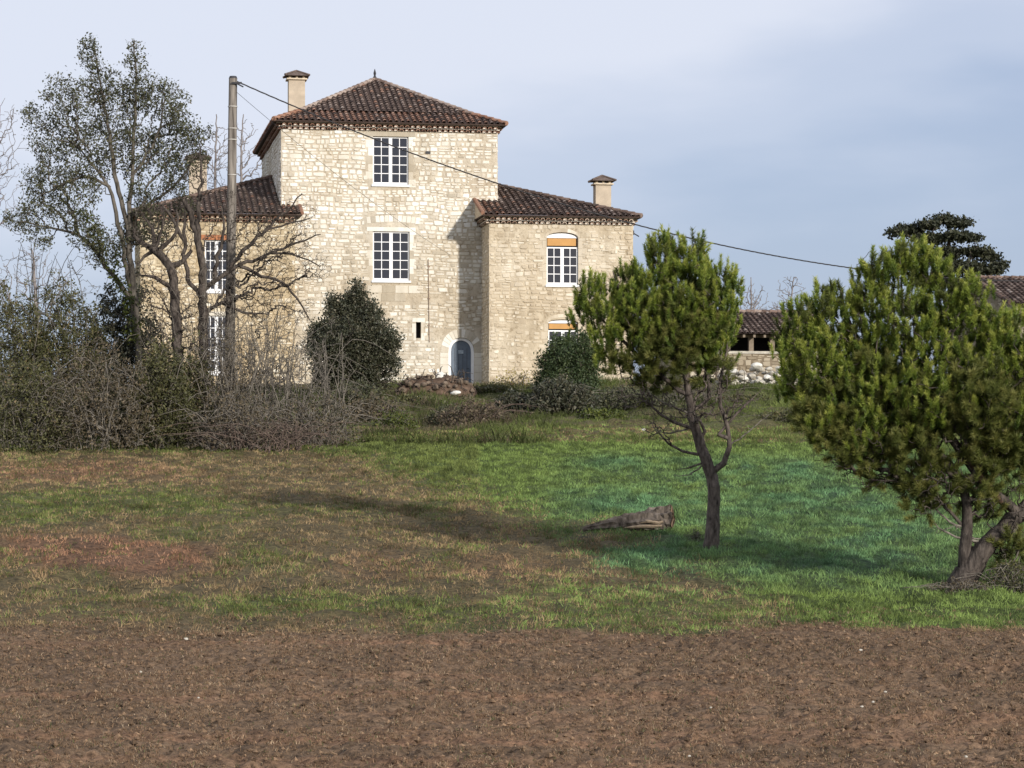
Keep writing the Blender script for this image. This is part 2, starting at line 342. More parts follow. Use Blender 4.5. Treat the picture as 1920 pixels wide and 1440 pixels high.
px_, py_ = pix(Xf, np.maximum(Yf, 15)); inner = (Yf > 21) & (Yf < 130) & (np.abs(Xf) < 24)
_, _, _, soilm = lawn(px_, py_)
clod = clodz(Xf, Yf)
tuss = tussz(Xf, Yf)
Zf = Zf+np.where(inner, clod*soilm*.75+tuss*(1-soilm), 0)
nx, ny = len(xs), len(ys)
ii = (np.arange(ny-1)[:, None]*nx+np.arange(nx-1)[None, :]).ravel()
gm = MB(); gm.add(np.stack([Xf, Yf, Zf], 1), np.stack([ii, ii+1, ii+nx+1, ii+nx], 1))
cg = gcol(Xf, Yf)
cg = cg*(1-.0*soilm[:, None])
tag(gm.build('ground', M['ground'], None, True, cg), kind='structure')

# ---------------------------------------------------------------- blades, straw, clods
def scatter(n, y0, y1, dens=None, xlim=.27):
    Y = y0+(y1-y0)*np.sqrt(rng.random(n)*(1-(y0/y1)**2)+(y0/y1)**2) if False else np.sqrt(rng.random(n)*(y1**2-y0**2)+y0**2)
    X = (rng.random(n)*2-1)*(xlim*Y+.8); return X, Y
def blades(X, Y, Z, h, w, lean, per, spread, colr):
    n = len(X)*per; X = np.repeat(X, per)+rng.normal(0, 1, n)*np.repeat(spread, per); Y = np.repeat(Y, per)+rng.normal(0, 1, n)*np.repeat(spread, per); Z = np.repeat(Z, per)
    h = np.repeat(h, per)*(.5+rng.random(n)); th = rng.random(n)*2*np.pi; a = rng.random(n)*2*np.pi; l = np.repeat(lean, per)*(.3+rng.random(n))
    w = np.repeat(w, per); C = np.repeat(colr, per, 0)*(.6+.8*rng.random(n))[:, None]
    b = np.stack([X, Y, Z-.015], 1); sd = np.stack([np.cos(a), np.sin(a), 0*a], 1)*w[:, None]*.5
    tip = b+np.stack([np.cos(th)*l*h, np.sin(th)*l*h, h*np.sqrt(np.clip(1.05-l**2, .04, 1))], 1)
    mid = b+(tip-b)*.5+np.stack([0*h, 0*h, h*.12], 1)
    V = np.stack([b-sd, b+sd, mid+sd*.8, tip, mid-sd*.8], 1).reshape(-1, 3)
    i = np.arange(n)*5
    return V, np.stack([i, i+1, i+2, i+3, i+4], 1), np.repeat(C, 5, 0)
def build_blades(name, label, cat, sets):
    mb = MB(); cs = []
    for V, Fc, C in sets: mb.add(V, Fc); cs.append(C)
    tag(mb.build(name, M['blade'], None, False, np.clip(np.vstack(cs), 0, 1)), label, cat, kind='stuff')
# lawn and meadow
X, Y = scatter(240000, 36, 92); px1, py1 = pix(X, Y); g, red, em, soil = lawn(px1, py1)
hf = sst(.42, .60, fbm(X*3.2, Y*1.5, 3))
keep = (rng.random(len(X)) < (.12+.3*g+.75*hf)*(1-soil)) ; X, Y, g, red, em = X[keep], Y[keep], g[keep], red[keep], em[keep]
isg = rng.random(len(X)) < g*1.1
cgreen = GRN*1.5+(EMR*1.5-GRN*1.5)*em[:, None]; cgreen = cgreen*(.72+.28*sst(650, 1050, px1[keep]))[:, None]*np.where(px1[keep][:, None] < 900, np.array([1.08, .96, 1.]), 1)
cdead = DEAD*1.3+(RED*1.25-DEAD*1.3)*(red*.7)[:, None]
C = np.where(isg[:, None], cgreen, cdead)*(.38+.45*fbm(X*.7, Y*.7, 3)+.75*sst(.3, .7, fbm(X*4.2, Y*1.5, 4)))[:, None]
h = np.where(isg, .085, .07)*(.4+1.3*fbm(X*2.3, Y*1.3, 3)); lean = np.where(isg, .75, .9)
sz = .013*(Y/50)
build_blades('meadow_grass', 'low mixed grass, emerald green on the right and dead brown on the left, between tilled soil and hedge', 'grass',
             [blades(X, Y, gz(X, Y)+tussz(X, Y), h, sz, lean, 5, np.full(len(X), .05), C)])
# rough bank below the house
X, Y = scatter(50000, 84, 124, xlim=.25); px1, py1 = pix(X, Y); g, red, em, soil = lawn(px1, py1)
isg = rng.random(len(X)) < .15+.75*sst(.33, .55, fbm(X*.3+4, Y*.3, 3))+.2*g+.6*sst(1330, 1420, px1)+.7*sst(900, 1050, px1)*sst(780, 800, py1)
dk = fbm(X*.5+20, Y*.5, 4)
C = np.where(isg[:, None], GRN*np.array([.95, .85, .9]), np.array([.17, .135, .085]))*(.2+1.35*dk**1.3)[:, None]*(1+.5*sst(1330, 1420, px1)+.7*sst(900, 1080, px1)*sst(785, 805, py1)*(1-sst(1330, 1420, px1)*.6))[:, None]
big = fbm(X*.45+7, Y*.45, 3)
build_blades('bank_undergrowth', 'rough green and brown undergrowth on the bank below the stone house', 'undergrowth',
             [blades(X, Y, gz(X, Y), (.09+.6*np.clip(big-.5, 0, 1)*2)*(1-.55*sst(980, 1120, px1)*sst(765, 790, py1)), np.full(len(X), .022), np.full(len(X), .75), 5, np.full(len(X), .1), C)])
# stubble in the soil
X, Y = scatter(290000, 23, 42); px1, py1 = pix(X, Y); g, red, em, soil = lawn(px1, py1); k_ = rng.random(len(X)) < (.15+soil)*(.1+1.0*sst(.42, .62, fbm(X*4+5, Y*2, 3))); X, Y = X[k_], Y[k_]
Zs = gz(X, Y)+clodz(X, Y)*.75
tone = rng.random(len(X)); C = np.where(tone[:, None] < .78, np.array([.20, .128, .076]), np.where(tone[:, None] < .93, np.array([.33, .25, .165]), np.array([.09, .10, .04])))
build_blades('stubble', 'short withered stubble and straw scattered over the brown tilled soil', 'stubble',
             [blades(X, Y, Zs, np.full(len(X), .036), np.full(len(X), .009), np.full(len(X), 1.01), 3, np.full(len(X), .03), C)])
# crumbs of soil
X, Y = scatter(26000, 23, 41.5); px1, py1 = pix(X, Y); g, red, em, soil = lawn(px1, py1); k_ = rng.random(len(X)) < soil; X, Y = X[k_], Y[k_]
Zs = gz(X, Y)+clodz(X, Y)*.75
n = len(X); r = .012+.028*rng.random(n)**3
oc = np.array([(1, 0, 0), (-1, 0, 0), (0, 1, 0), (0, -1, 0), (0, 0, .8), (0, 0, -.8)], float); of = np.array([(0, 2, 4), (2, 1, 4), (1, 3, 4), (3, 0, 4), (2, 0, 5), (1, 2, 5), (3, 1, 5), (0, 3, 5)])
V = np.stack([X, Y, Zs], 1)[:, None, :]+oc[None]*r[:, None, None]*(.6+.8*rng.random((n, 6, 1)))
cc_ = np.repeat(SOIL[None]*(.6+.9*rng.random((n, 1))), 6, 0)
mb = MB(); mb.add(V.reshape(-1, 3), (of[None]+(np.arange(n)*6)[:, None, None]).reshape(-1, 3))
tag(mb.build('soil_clods', M['ground'], None, False, cc_), 'crumbly brown clods of soil over the tilled foreground', 'soil', kind='stuff')

def rock(mb, c, r, tint=.5, flat=.7, seed=None):
    bm = bmesh.new(); bmesh.ops.create_icosphere(bm, subdivisions=2, radius=1)
    rs = np.random.default_rng(seed if seed is not None else int(rng.integers(1e9)))
    V = np.array([v.co[:] for v in bm.verts]); Fc = [[v.index for v in f.verts] for f in bm.faces]; bm.free()
    dirs = rs.normal(size=(7, 3)); dirs /= np.linalg.norm(dirs, axis=1)[:, None]
    for d in dirs:
        lim = .55+.35*rs.random(); p = V@d; V = V-np.outer(np.clip(p-lim, 0, None), d)
    V = V*np.array([1+.4*rs.random(), 1, flat])*r
    a = rs.random()*6.28; R = np.array([[math.cos(a), -math.sin(a), 0], [math.sin(a), math.cos(a), 0], [0, 0, 1]]); V = V@R.T
    mb.add(V+np.asarray(c), Fc, tint)
def solo_rock(name, px, py, Y, rpx, label, cat, mat='stone', group=None, flat=.7):
    X = (px-960)*Y/F; r = rpx*(.8 if name == 'field_stone' else 1)*Y/F; z = EYE+(HY-py)*Y/F
    o = empty if False else None
    mb = MB(); rock(mb, (0, 0, r*.35), r, flat=flat); ob = mb.build(name, M['stone_grey'] if name == 'field_stone' else M[mat]); zz = float(gz(X, Y))+(.02 if Y > 60 else .07)
    ob.location = (X, Y, zz if abs(zz-z) < 3 else z); tag(ob, label, cat, group); return ob
def ysol(px, py):
    Ys_ = np.linspace(22, 124, 3000); p = HY-F*(gz((px-960)*Ys_/F, Ys_)-EYE)/Ys_
    return float(Ys_[np.argmin(np.abs(p-py))])
for px, py, r, lb in [(349, 1209, 5, 'white stone lying alone in brown soil at the left, largest of the field stones'), (264, 1271, 3.5, 'small white stone in the soil below the largest left field stone'),
                      (1614, 1230, 4, 'white stone in the soil just below the green strip at the right'), (1660, 1310, 3.5, 'tiny white stone towards the right edge of the soil'),
                      (1616, 1338, 4.5, 'pale stone low in the soil at the right, left one of a close pair'), (1637, 1329, 4, 'flat pale stone low in the soil at the right, right one of a close pair'),
                      (1333, 1340, 3.5, 'tiny white stone in soil below the slender pine'), (1293, 1433, 4, 'white stone at the bottom edge of the picture'),
                      (1811, 1434, 4.5, 'white stone in the bottom right corner of the soil'), (372, 1321, 3, 'tiny pale stone in the lower left soil')]:
    solo_rock('field_stone', px, py, ysol(px, py), r, lb, 'stone', group='pale stones in the tilled soil')
for px, py, r, lb in [(827, 706, 11, 'upright white stone standing on the brown rubble mound by the door'), (855, 741, 9, 'white stone lying in the grass below the rubble mound'),
                      (1207, 809, 5, 'small white stone on the green slope left of the slender pine trunk')]:
    o = solo_rock('white_stone', px, py, 112 if py < 760 else ysol(px, py), r, lb, 'stone', flat=1.3 if py < 720 else .6)
    if py < 720: o.location.z = EYE+(HY-py-8)*112/F
    elif py < 760:
        yy = ysol(px, py+4); o.location = ((px-960)*yy/F, yy, float(gz((px-960)*yy/F, yy))+.1)

# ---------------------------------------------------------------- trees
def tubes(mb, P0, P1, R0, R1, k, tint=.5):
    n = len(P0)
    if n == 0: return
    d = P1-P0; L = np.linalg.norm(d, axis=1, keepdims=True)+1e-9; d = d/L
    ref = np.where(np.abs(d[:, 2:3]) < .9, np.array([[0, 0, 1.]]), np.array([[1., 0, 0]]))
    a = np.cross(d, ref); a /= np.linalg.norm(a, axis=1, keepdims=True)+1e-9; b = np.cross(d, a)
    th = np.arange(k)*2*np.pi/k; cs = np.cos(th)[None, :, None]; sn = np.sin(th)[None, :, None]
    ring = a[:, None]*cs+b[:, None]*sn
    A = P0[:, None]+ring*R0[:, None, None]; B = (P1+d*R1[:, None]*.6)[:, None]+ring*R1[:, None, None]
    V = np.concatenate([A, B], 1).reshape(-1, 3); base = (np.arange(n)*2*k)[:, None]
    j = np.arange(k); f = np.stack([j, (j+1) % k, (j+1) % k+k, j+k], 1)
    mb.add(V, (f[None]+base[:, :, None]).reshape(-1, 4), tint)
def densify(pts, step, rad):
    pts = np.asarray(pts, float); r = np.interp(np.linspace(0, 1, len(pts)), np.linspace(0, 1, len(rad)), rad)
    P = [pts[0]]; R = [r[0]]
    for i in range(len(pts)-1):
        p0 = pts[max(i-1, 0)]; p1 = pts[i]; p2 = pts[i+1]; p3 = pts[min(i+2, len(pts)-1)]
        n = max(1, int(np.linalg.norm(p2-p1)/step))
        for q in range(1, n+1):
            t = q/n; P.append(.5*((2*p1)+(-p0+p2)*t+(2*p0-5*p1+4*p2-p3)*t*t+(-p0+3*p1-3*p2+p3)*t**3)); R.append(r[i]+(r[i+1]-r[i])*t)
    return np.array(P), np.array(R)
def skeleton(chains, targets, bf=.35, step=.25, wob=.02):
    """chains: [(points, radii)] limbs laid out by hand; targets: points the twigs must reach"""
    P = []; par = []; Rm = []; cid = []
    for ci, (pts, rad) in enumerate(chains):
        q, r = densify(pts, step, rad)
        if ci:
            A = np.array(P); i0 = int(np.argmin(((A-q[0])**2).sum(1)))
        else: i0 = -1
        q[1:] += rng.normal(0, wob, q[1:].shape)*np.minimum(1, r[1:, None]*12+.4)
        for k2 in range(len(q)):
            if ci and k2 == 0: prev = i0; 
            P.append(q[k2]); par.append(i0 if k2 == 0 else len(P)-2); Rm.append(r[k2]); cid.append(ci)
    nc = len(P)
    T = np.asarray(targets, float).reshape(-1, 3)
    if len(T):
        plen = np.zeros(nc)
        for i in range(1, nc):
            if par[i] >= 0: plen[i] = plen[par[i]]+np.linalg.norm(P[i]-P[par[i]])
        PA = np.array(P); best = np.full(len(T), 1e9); bp = np.zeros(len(T), int)
        for i in range(nc):
            c = np.sqrt(((T-PA[i])**2).sum(1)); c2 = c+bf*plen[i]
            u = c2 < best; best[u] = c2[u]; bp[u] = i
        done = np.zeros(len(T), bool); plen = list(plen)
        for _ in range(len(T)):
            m = np.where(done, 1e9, best); j = int(np.argmin(m)); done[j] = True
            p = bp[j]; idx = len(P); P.append(T[j]); par.append(p); Rm.append(0); cid.append(-1)
            pl = plen[p]+np.linalg.norm(T[j]-P[p]); plen.append(pl)
            c2 = np.sqrt(((T-T[j])**2).sum(1))+bf*pl; u = (c2 < best) & ~done; best[u] = c2[u]; bp[u] = idx
    return np.array(P), np.array(par), np.array(Rm), nc
def woody(mb, P, par, Rm, nc, tip=.006, expo=.48, jit=.13, curl=.0, kbig=8, rmin=.004, k3=4):
    n = len(P); w = np.zeros(n); 
    haschild = np.zeros(n, bool); haschild[par[par >= 0]] = True
    w[~haschild] = 1
    for i in range(n-1, 0, -1):
        if par[i] >= 0 and par[i] < i: w[par[i]] += w[i]
    R = np.maximum(tip*np.maximum(w, 1)**expo, Rm)
    R[:nc] = Rm[:nc]
    c = np.array([i for i in range(n) if par[i] >= 0 and i != 0]); p = par[c]
    P0 = P[p]; P1 = P[c]; R1 = np.maximum(R[c], rmin); R0 = np.maximum(np.minimum(R[p], R1*1.35+.002), rmin)
    tw = c >= nc
    # twigs: bend each into three pieces
    A = P0[tw]; B = P1[tw]; L = np.linalg.norm(B-A, axis=1, keepdims=True)
    o1 = rng.normal(0, 1, A.shape)*L*jit; o2 = rng.normal(0, 1, A.shape)*L*jit; o1[:, 2] += (L[:, 0]*curl); o2[:, 2] += L[:, 0]*curl*.8
    m1 = A+(B-A)*.33+o1; m2 = A+(B-A)*.67+o2; r0 = R0[tw]; r1 = R1[tw]
    pa = np.concatenate([A, m1, m2]); pb = np.concatenate([m1, m2, B]); ra = np.concatenate([r0, r0*.67+r1*.33, r0*.33+r1*.67]); rb = np.concatenate([r0*.67+r1*.33, r0*.33+r1*.67, r1])
    thick = ra > .03
    tubes(mb, pa[~thick], pb[~thick], ra[~thick], rb[~thick], k3); tubes(mb, pa[thick], pb[thick], ra[thick], rb[thick], 6)
    tubes(mb, P0[~tw], P1[~tw], R0[~tw], R1[~tw], kbig)
    return R
def leaves(mb, C, size, spread, per, tint=None, flat=0, aspect=.55):
    n = len(C)*per; c = np.repeat(C, per, 0)+rng.normal(0, spread, (n, 3))
    s = size*(.55+.9*rng.random(n)); u = rng.normal(size=(n, 3)); u[:, 2] *= (1-flat); u /= np.linalg.norm(u, axis=1, keepdims=True)+1e-9
    w = rng.normal(size=(n, 3)); w -= u*(w*u).sum(1, keepdims=True); w /= np.linalg.norm(w, axis=1, keepdims=True)+1e-9
    nrm = np.cross(u, w); u = u*s[:, None]; w = w*(s*aspect)[:, None]
    V = np.stack([c-u*.5, c+w*.5+nrm*(s*.08)[:, None], c+u*.5, c-w*.5+nrm*(s*.08)[:, None]], 1).reshape(-1, 3)
    i = np.arange(n)*4
    cl = np.repeat(rng.random(len(C)), per) if tint is None else np.repeat(tint, per)
    tt = np.repeat(np.clip(cl*.6+rng.random(n)*.4, 0, 1), 4)
    mb.add(V, np.stack([i, i+1, i+2, i+3], 1), tt)
def ball(n, shell=0.):
    d = rng.normal(size=(n, 3)); d /= np.linalg.norm(d, axis=1, keepdims=True); r = (shell+(1-shell)*rng.random(n))**(1/2.2)
    return d*r[:, None]
def lobes_pts(lobes, Y, dens, zf=1.0, yf=1.0, shell=0.1):
    """lobes: (px, py, r px[, y offset m]) ; dens: targets per m2 of lobe disc"""
    out = []
    for l in lobes:
        dy = l[3] if len(l) > 3 else rng.normal(0, .35)*l[2]*Y/F
        r = l[2]*Y/F; c = at(l[0], l[1], Y)+np.array([0, dy, 0]); n = max(3, int(dens*r*r*np.pi))
        out.append(c+ball(n, shell)*np.array([r, r*yf, r*zf]))
    return np.vstack(out)
def pts(lst, Y, dy=0):
    return [at(l[0], l[1], Y+(l[2] if len(l) > 2 else 0)) for l in lst]
def rad(lst, Y): return [w*.5*Y/F for w in lst]
def local(mb, base):
    for i in range(len(mb.v)): mb.v[i] = mb.v[i]-np.asarray(base)
def plant(name, base, label, cat, group=None):
    return tag(empty(name, base), label, cat, group)

def leafy_tree(name, label, cat, Y, chains, lobes, dens, bark_m, leaf_m, lsize, lspread, per, tip=.006, bf=.35, zf=1, yf=1, leaf_frac=1., group=None, jit=.13, curl=0, extra=None, crown='crown', stem='trunk', wob=.02, rmin=.004, step=.25):
    ch = [(pts(p, Y), rad(r, Y)) for p, r in chains]
    base = np.array(ch[0][0][0]); base[2] = float(gz(base[0], base[1]))-.05; ch[0][0][0] = base.copy()
    T = lobes_pts(lobes, Y, dens, zf, yf)
    P, par, Rm, nc = skeleton(ch, T, bf, step, wob); mb = MB(); woody(mb, P, par, Rm, nc, tip=tip, jit=jit, curl=curl, rmin=rmin); local(mb, base)
    root = plant(name, base, label, cat, group); mb.build(stem, bark_m, root, True)
    if leaf_m is not None:
        L = P[nc:]; L = L[rng.random(len(L)) < leaf_frac]
        if extra is not None: L = np.vstack([L, extra(P)]) if extra(P) is not None else L
        lb = MB(); leaves(lb, L, lsize, lspread, per); local(lb, base); lb.build(crown, leaf_m, root)
    return root, base, P, nc

# --- big dull evergreen on the left, two trunks
root, base, P, nc = leafy_tree('evergreen_tree', 'tall airy evergreen tree with two thin trunks, rising above the thicket at the left', 'tree', 86,
  [([(268, 815), (262, 700), (255, 600), (246, 500), (238, 420), (215, 330), (205, 250), (190, 170), (175, 80)], [15, 13, 12, 11, 9, 8, 6, 4, 2]),
   ([(256, 620), (240, 520), (222, 420), (205, 350), (175, 310), (140, 270)], [10, 9, 8, 6, 4, 2]),
   ([(244, 470), (243, 400), (248, 330), (252, 250), (255, 160), (250, 75)], [10, 9, 7, 6, 4, 2]),
   ([(247, 330), (275, 290), (300, 240), (310, 180)], [7, 5, 4, 2]),
   ([(243, 560), (200, 500), (160, 450), (110, 430), (40, 415)], [10, 8, 6, 4, 2]),
   ([(246, 400), (300, 370), (350, 320), (370, 280)], [7, 5, 4, 2]), ([(205, 350), (160, 330), (110, 350), (70, 370)], [6, 5, 4, 2])],
  [(168, 82, 18), (172, 110, 26), (192, 160, 40), (250, 88, 12), (254, 115, 22), (262, 165, 40), (130, 190, 52), (215, 215, 60), (305, 190, 48), (90, 260, 48), (165, 280, 62), (255, 285, 55), (320, 265, 50), (360, 255, 26), (85, 335, 46), (150, 350, 46), (60, 390, 30), (330, 330, 42), (270, 370, 38), (35, 412, 30), (110, 400, 30), (375, 300, 22), (160, 430, 40), (340, 225, 30), (60, 215, 22), (290, 430, 40), (200, 470, 40), (240, 440, 30), (385, 250, 16), (75, 440, 26), (345, 380, 26)],
  110, M['bark_grey'], M['leaf_oak'], .085, .085, 9, tip=.0048, bf=.3, leaf_frac=.66, yf=.8)
# ivy on its leaning trunk
iv = MB(); c = pts([(252, 640), (238, 560), (215, 510), (190, 460), (170, 420), (155, 395)], 85.7); q, _ = densify(c, .05, [1, 1])
L_ = q+rng.normal(0, .12, q.shape); leaves(iv, L_, .11, .09, 9); local(iv, base); o = iv.build('ivy', M['leaf_ivy'], root)

# --- knotty bare pollards
root, base, P, nc = leafy_tree('pollard_tree', 'gnarled bare pollard with knotted top just left of the straight trunk', 'tree', 83.5,
  [([(337, 830), (334, 700), (330, 600), (326, 540), (318, 500), (300, 478), (290, 466)], [20, 19, 19, 18, 16, 15, 18]),
   ([(292, 468), (262, 455), (250, 430)], [12, 8, 3]), ([(290, 462), (285, 430), (270, 405)], [9, 6, 3]), ([(325, 540), (290, 522), (262, 515)], [10, 7, 3]), ([(296, 470), (320, 450), (335, 420), (330, 395)], [10, 7, 5, 2]),
   ([(318, 500), (345, 490), (360, 470)], [12, 9, 6]), ([(290, 466), (300, 440), (310, 400)], [8, 5, 2]), ([(288, 470), (270, 480), (255, 500)], [9, 6, 2])],
  [(270, 420, 40), (310, 400, 40), (260, 500, 32), (345, 440, 36), (300, 545, 40), (345, 600, 40), (300, 620, 45), (285, 560, 45), (320, 480, 50), (280, 440, 40), (350, 560, 50), (400, 640, 50)], 80, M['bark_dark'], None, 0, 0, 0, tip=.0045, bf=.25, jit=.16, wob=.03, step=.2)
root, base, P, nc = leafy_tree('pollard_tree', 'bare straight-trunked pollard tree with boughs spreading right behind the pole towards the tower', 'tree', 84.6,
  [([(383, 830), (382, 700), (380, 600), (378, 520), (372, 450), (358, 400), (345, 375)], [20, 19, 18, 15, 13, 11, 7]),
   ([(372, 450), (374, 390), (378, 330), (374, 270)], [10, 8, 5, 2]), ([(380, 560), (352, 520), (345, 450), (348, 400)], [9, 8, 7, 4]),
   ([(380, 545), (420, 515), (450, 497), (510, 475), (555, 455), (600, 438)], [10, 8, 7, 5, 4, 2]),
   ([(420, 515), (455, 470), (490, 438), (525, 405), (565, 365)], [8, 7, 6, 4, 2]), ([(452, 500), (490, 515), (530, 530), (556, 560), (580, 600)], [7, 6, 5, 4, 2]),
   ([(400, 530), (410, 480), (420, 430), (415, 380)], [9, 7, 5, 2]), ([(378, 600), (415, 570), (450, 585), (500, 590)], [9, 6, 5, 2]), ([(345, 450), (315, 400), (290, 375)], [8, 5, 2]), ([(510, 475), (560, 480), (600, 500)], [5, 3, 2]), ([(495, 435), (540, 420), (580, 410)], [5, 3, 2])],
  [(560, 400, 40), (560, 450, 40), (480, 440, 50), (420, 420, 45), (375, 310, 45), (330, 390, 45), (520, 520, 45), (560, 580, 35), (450, 570, 50), (400, 350, 30), (500, 400, 40), (480, 480, 60), (540, 500, 60), (440, 380, 40), (470, 560, 60), (590, 500, 40), (420, 470, 50), (520, 440, 60)], 85, M['bark_dark'], None, 0, 0, 0, tip=.0042, bf=.25, jit=.15, wob=.03, step=.2)

# --- thickets
def thicket(label, px, top, base_py, w, Y, stemn, tn, leaf_m, lsize, per, bark_m, tip=.0055, curl=.15, lfrac=1., name='shrub', cat='shrub', group=None, yf=.8, spread=.09, arch=True, zmin=0.02, low=0.):
    X0 = (px-960)*Y/F; zb = float(gz(X0, Y)); ztop = EYE+(HY-top)*Y/F; H = ztop-zb; W = w*.5*Y/F
    base = np.array([X0, Y, zb-.03]); ch = []
    for i in range(stemn):
        a = rng.random()*2*np.pi; rr = W*.5*math.sqrt(rng.random()); p0 = base+np.array([math.cos(a)*rr, math.sin(a)*rr*yf, -.05])
        p0[2] = float(gz(p0[0], p0[1]))-.05
        out_ = rng.normal(0, .45, 2)*W; hh = H*(.5+.5*rng.random())
        p1 = p0+np.array([out_[0]*.3, out_[1]*.3*yf, hh*.5]); p2 = p0+np.array([out_[0]*.8, out_[1]*.8*yf, hh*.9]); p3 = p0+np.array([out_[0]*1.5, out_[1]*1.3*yf, hh*(.75 if arch else 1.05)])
        ch.append(([p0, p1, p2, p3], [tip*3.2, tip*2.6, tip*2, tip]))
    d = ball(tn, .15); d[:, 2] = np.abs(d[:, 2])*(1-low)+low*rng.random(tn)*.4
    T = base+d*np.array([W, W*yf, H])+np.array([0, 0, H*zmin]); T[:, 2] += rng.normal(0, .06*H, tn)
    # separate chains must not be joined through the air: attach each to its own foot
    P = []; par = []; Rm = []
    P, par, Rm, nc = skeleton(ch, T, .25, .3, .03)
    k0 = 0
    for pts_, r_ in ch:
        q, _r = densify(pts_, .3, r_); par[k0] = -1; k0 += len(q)
    mb = MB(); woody(mb, P, par, Rm, nc, tip=tip, jit=.2, curl=curl, kbig=5, rmin=.005); local(mb, base)
    root = plant(name, base, label, cat, group); mb.build('stems', bark_m, root, True)
    if leaf_m is not None:
        L = P[nc:]; L = L[rng.random(len(L)) < lfrac]; lb = MB(); leaves(lb, L, lsize, spread, per); local(lb, base); lb.build('foliage', leaf_m, root)
    return root
lt, lb_, lh = M['leaf_thicket'], M['leaf_brown'], M['leaf_holly']
g1 = 'shrubs of the thicket at the left'
thicket('olive-leaved shrub filling the left edge of the picture', 15, 525, 835, 200, 85, 16, 900, lt, .09, 22, M['twig_pale'], group=g1)
thicket('tall olive shrub, second from the left edge', 120, 530, 835, 200, 86, 18, 1000, lt, .09, 22, M['twig_pale'], group=g1)
thicket('dark leafy shrub round the foot of the two-trunked evergreen tree', 232, 520, 835, 190, 87, 16, 1000, lh, .10, 24, M['bark_grey'], group=g1)
thicket('olive shrub in front of the gnarled pollard', 300, 640, 835, 140, 81.5, 14, 700, lt, .085, 18, M['twig_pale'], group=g1)
thicket('tangled low shrub with pale stems at the left, in front of the olive ones', 180, 640, 842, 240, 80.5, 22, 1000, lb_, .08, 10, M['twig_pale'], lfrac=.8, group=g1)
thicket('tangled low shrub with pale stems in the left corner of the thicket', 40, 670, 842, 220, 80.2, 20, 1000, lt, .085, 12, M['twig_pale'], lfrac=.8, group=g1)
thicket('leafy shrub climbing round the trunk of the straight pollard', 365, 650, 835, 90, 82.5, 10, 500, lt, .08, 14, M['twig_pale'], group=g1)
g2 = 'bare arching shrubs in front of the left wing'
thicket('dense bare grey shrub of arching stems right of the straight pollard', 425, 610, 828, 170, 82.5, 40, 1100, M['leaf_brown'], .08, 4, M['twig_pale'], group=g2, lfrac=.5)
thicket('bare twiggy shrub between the pole and the round dark shrub', 530, 575, 822, 230, 84, 44, 1100, None, 0, 0, M['twig_pale'], tip=.0055, group=g2, curl=.05)
thicket('thin bare shrub in front of the round dark shrub', 625, 590, 822, 120, 84.5, 14, 150, None, 0, 0, M['twig_pale'], tip=.0055, group=g2, curl=0)
thicket('tall bare shrub of fine twigs between the two pollard trunks and the wing', 395, 470, 828, 190, 83.8, 26, 900, None, 0, 0, M['twig_pale'], tip=.0045, group=g2, curl=.03, arch=False)
thicket('tall bare shrub of fine twigs right of the pole, before the left wing', 490, 520, 828, 190, 85.5, 30, 900, None, 0, 0, M['twig_pale'], tip=.0045, group=g2, curl=.03, arch=False)
thicket('fine bare scrub around the foot of the gnarled pollard', 310, 540, 828, 130, 85, 20, 500, M['leaf_brown'], .06, 3, M['twig_pale'], tip=.0045, group=g2, curl=.03, lfrac=.6)
thicket('low tangle of bare brambles at the foot of the bare shrubs, left part', 440, 735, 828, 200, 80.8, 40, 700, lb_, .09, 6, M['twig_pale'], group=g2, lfrac=.5, arch=True)
thicket('low tangle of bare brambles below the round dark shrub', 590, 735, 825, 200, 82.5, 40, 700, lb_, .09, 6, M['twig_pale'], group=g2, lfrac=.5)
thicket('low reddish thicket of stems at the grass edge', 500, 780, 830, 300, 80.2, 60, 420, lb_, .05, 1, M['twig_red'], group=g2, lfrac=.3, tip=.005, yf=.3)
thicket('grey bare scrub rising behind the left thicket, near the picture edge', 45, 440, 830, 150, 92, 14, 330, None, 0, 0, M['twig_pale'], tip=.006, arch=False, group='bare scrub behind the left thicket')
thicket('grey bare scrub rising behind the left thicket, beside the evergreen', 150, 470, 830, 150, 93, 14, 330, None, 0, 0, M['twig_pale'], tip=.006, arch=False, group='bare scrub behind the left thicket')
# round dark shrub by the tower
def round_shrub(name, label, lobes, Y, base_px, dens, lsize, per, leaf_m, bark_m=None, spread=.09):
    for _ in range(16):
        l = lobes[int(rng.integers(0, 3))]; a = rng.uniform(-.3, math.pi+.3); lobes = lobes+[(l[0]+math.cos(a)*l[2]*1.08, l[1]-math.sin(a)*l[2]*1.08, rng.uniform(6, 13))]
    chains = [([(base_px, 800), (base_px, lobes[0][1]+lobes[0][2]*.4), (base_px+3, lobes[0][1])], [10, 8, 3])]
    return leafy_tree(name, label, 'shrub', Y, chains, lobes, dens, bark_m or M['bark_dark'], leaf_m, lsize, spread, per, tip=.006, bf=.2, crown='foliage', stem='stems')
round_shrub('shrub', 'dense round dark evergreen shrub in front of the tower wall', [(665, 640, 72), (665, 585, 42), (620, 660, 45), (705, 640, 45), (700, 690, 45), (625, 700, 42), (660, 690, 55), (660, 556, 14), (640, 580, 20), (690, 590, 20), (735, 640, 14), (590, 650, 18), (600, 620, 16), (735, 675, 14), (675, 548, 10)], 112, 663, 84, .11, 18, lh, spread=.13)
round_shrub('shrub', 'dark green conical shrub below the lower blind-topped window of the right wing', [(1062, 712, 50), (1050, 668, 28), (1082, 668, 32), (1035, 745, 36), (1095, 740, 36), (1030, 700, 28), (1104, 695, 28), (1058, 645, 14), (1020, 675, 12), (1114, 665, 12)], 108, 1062, 110, .10, 17, M['leaf_bush'], spread=.12)
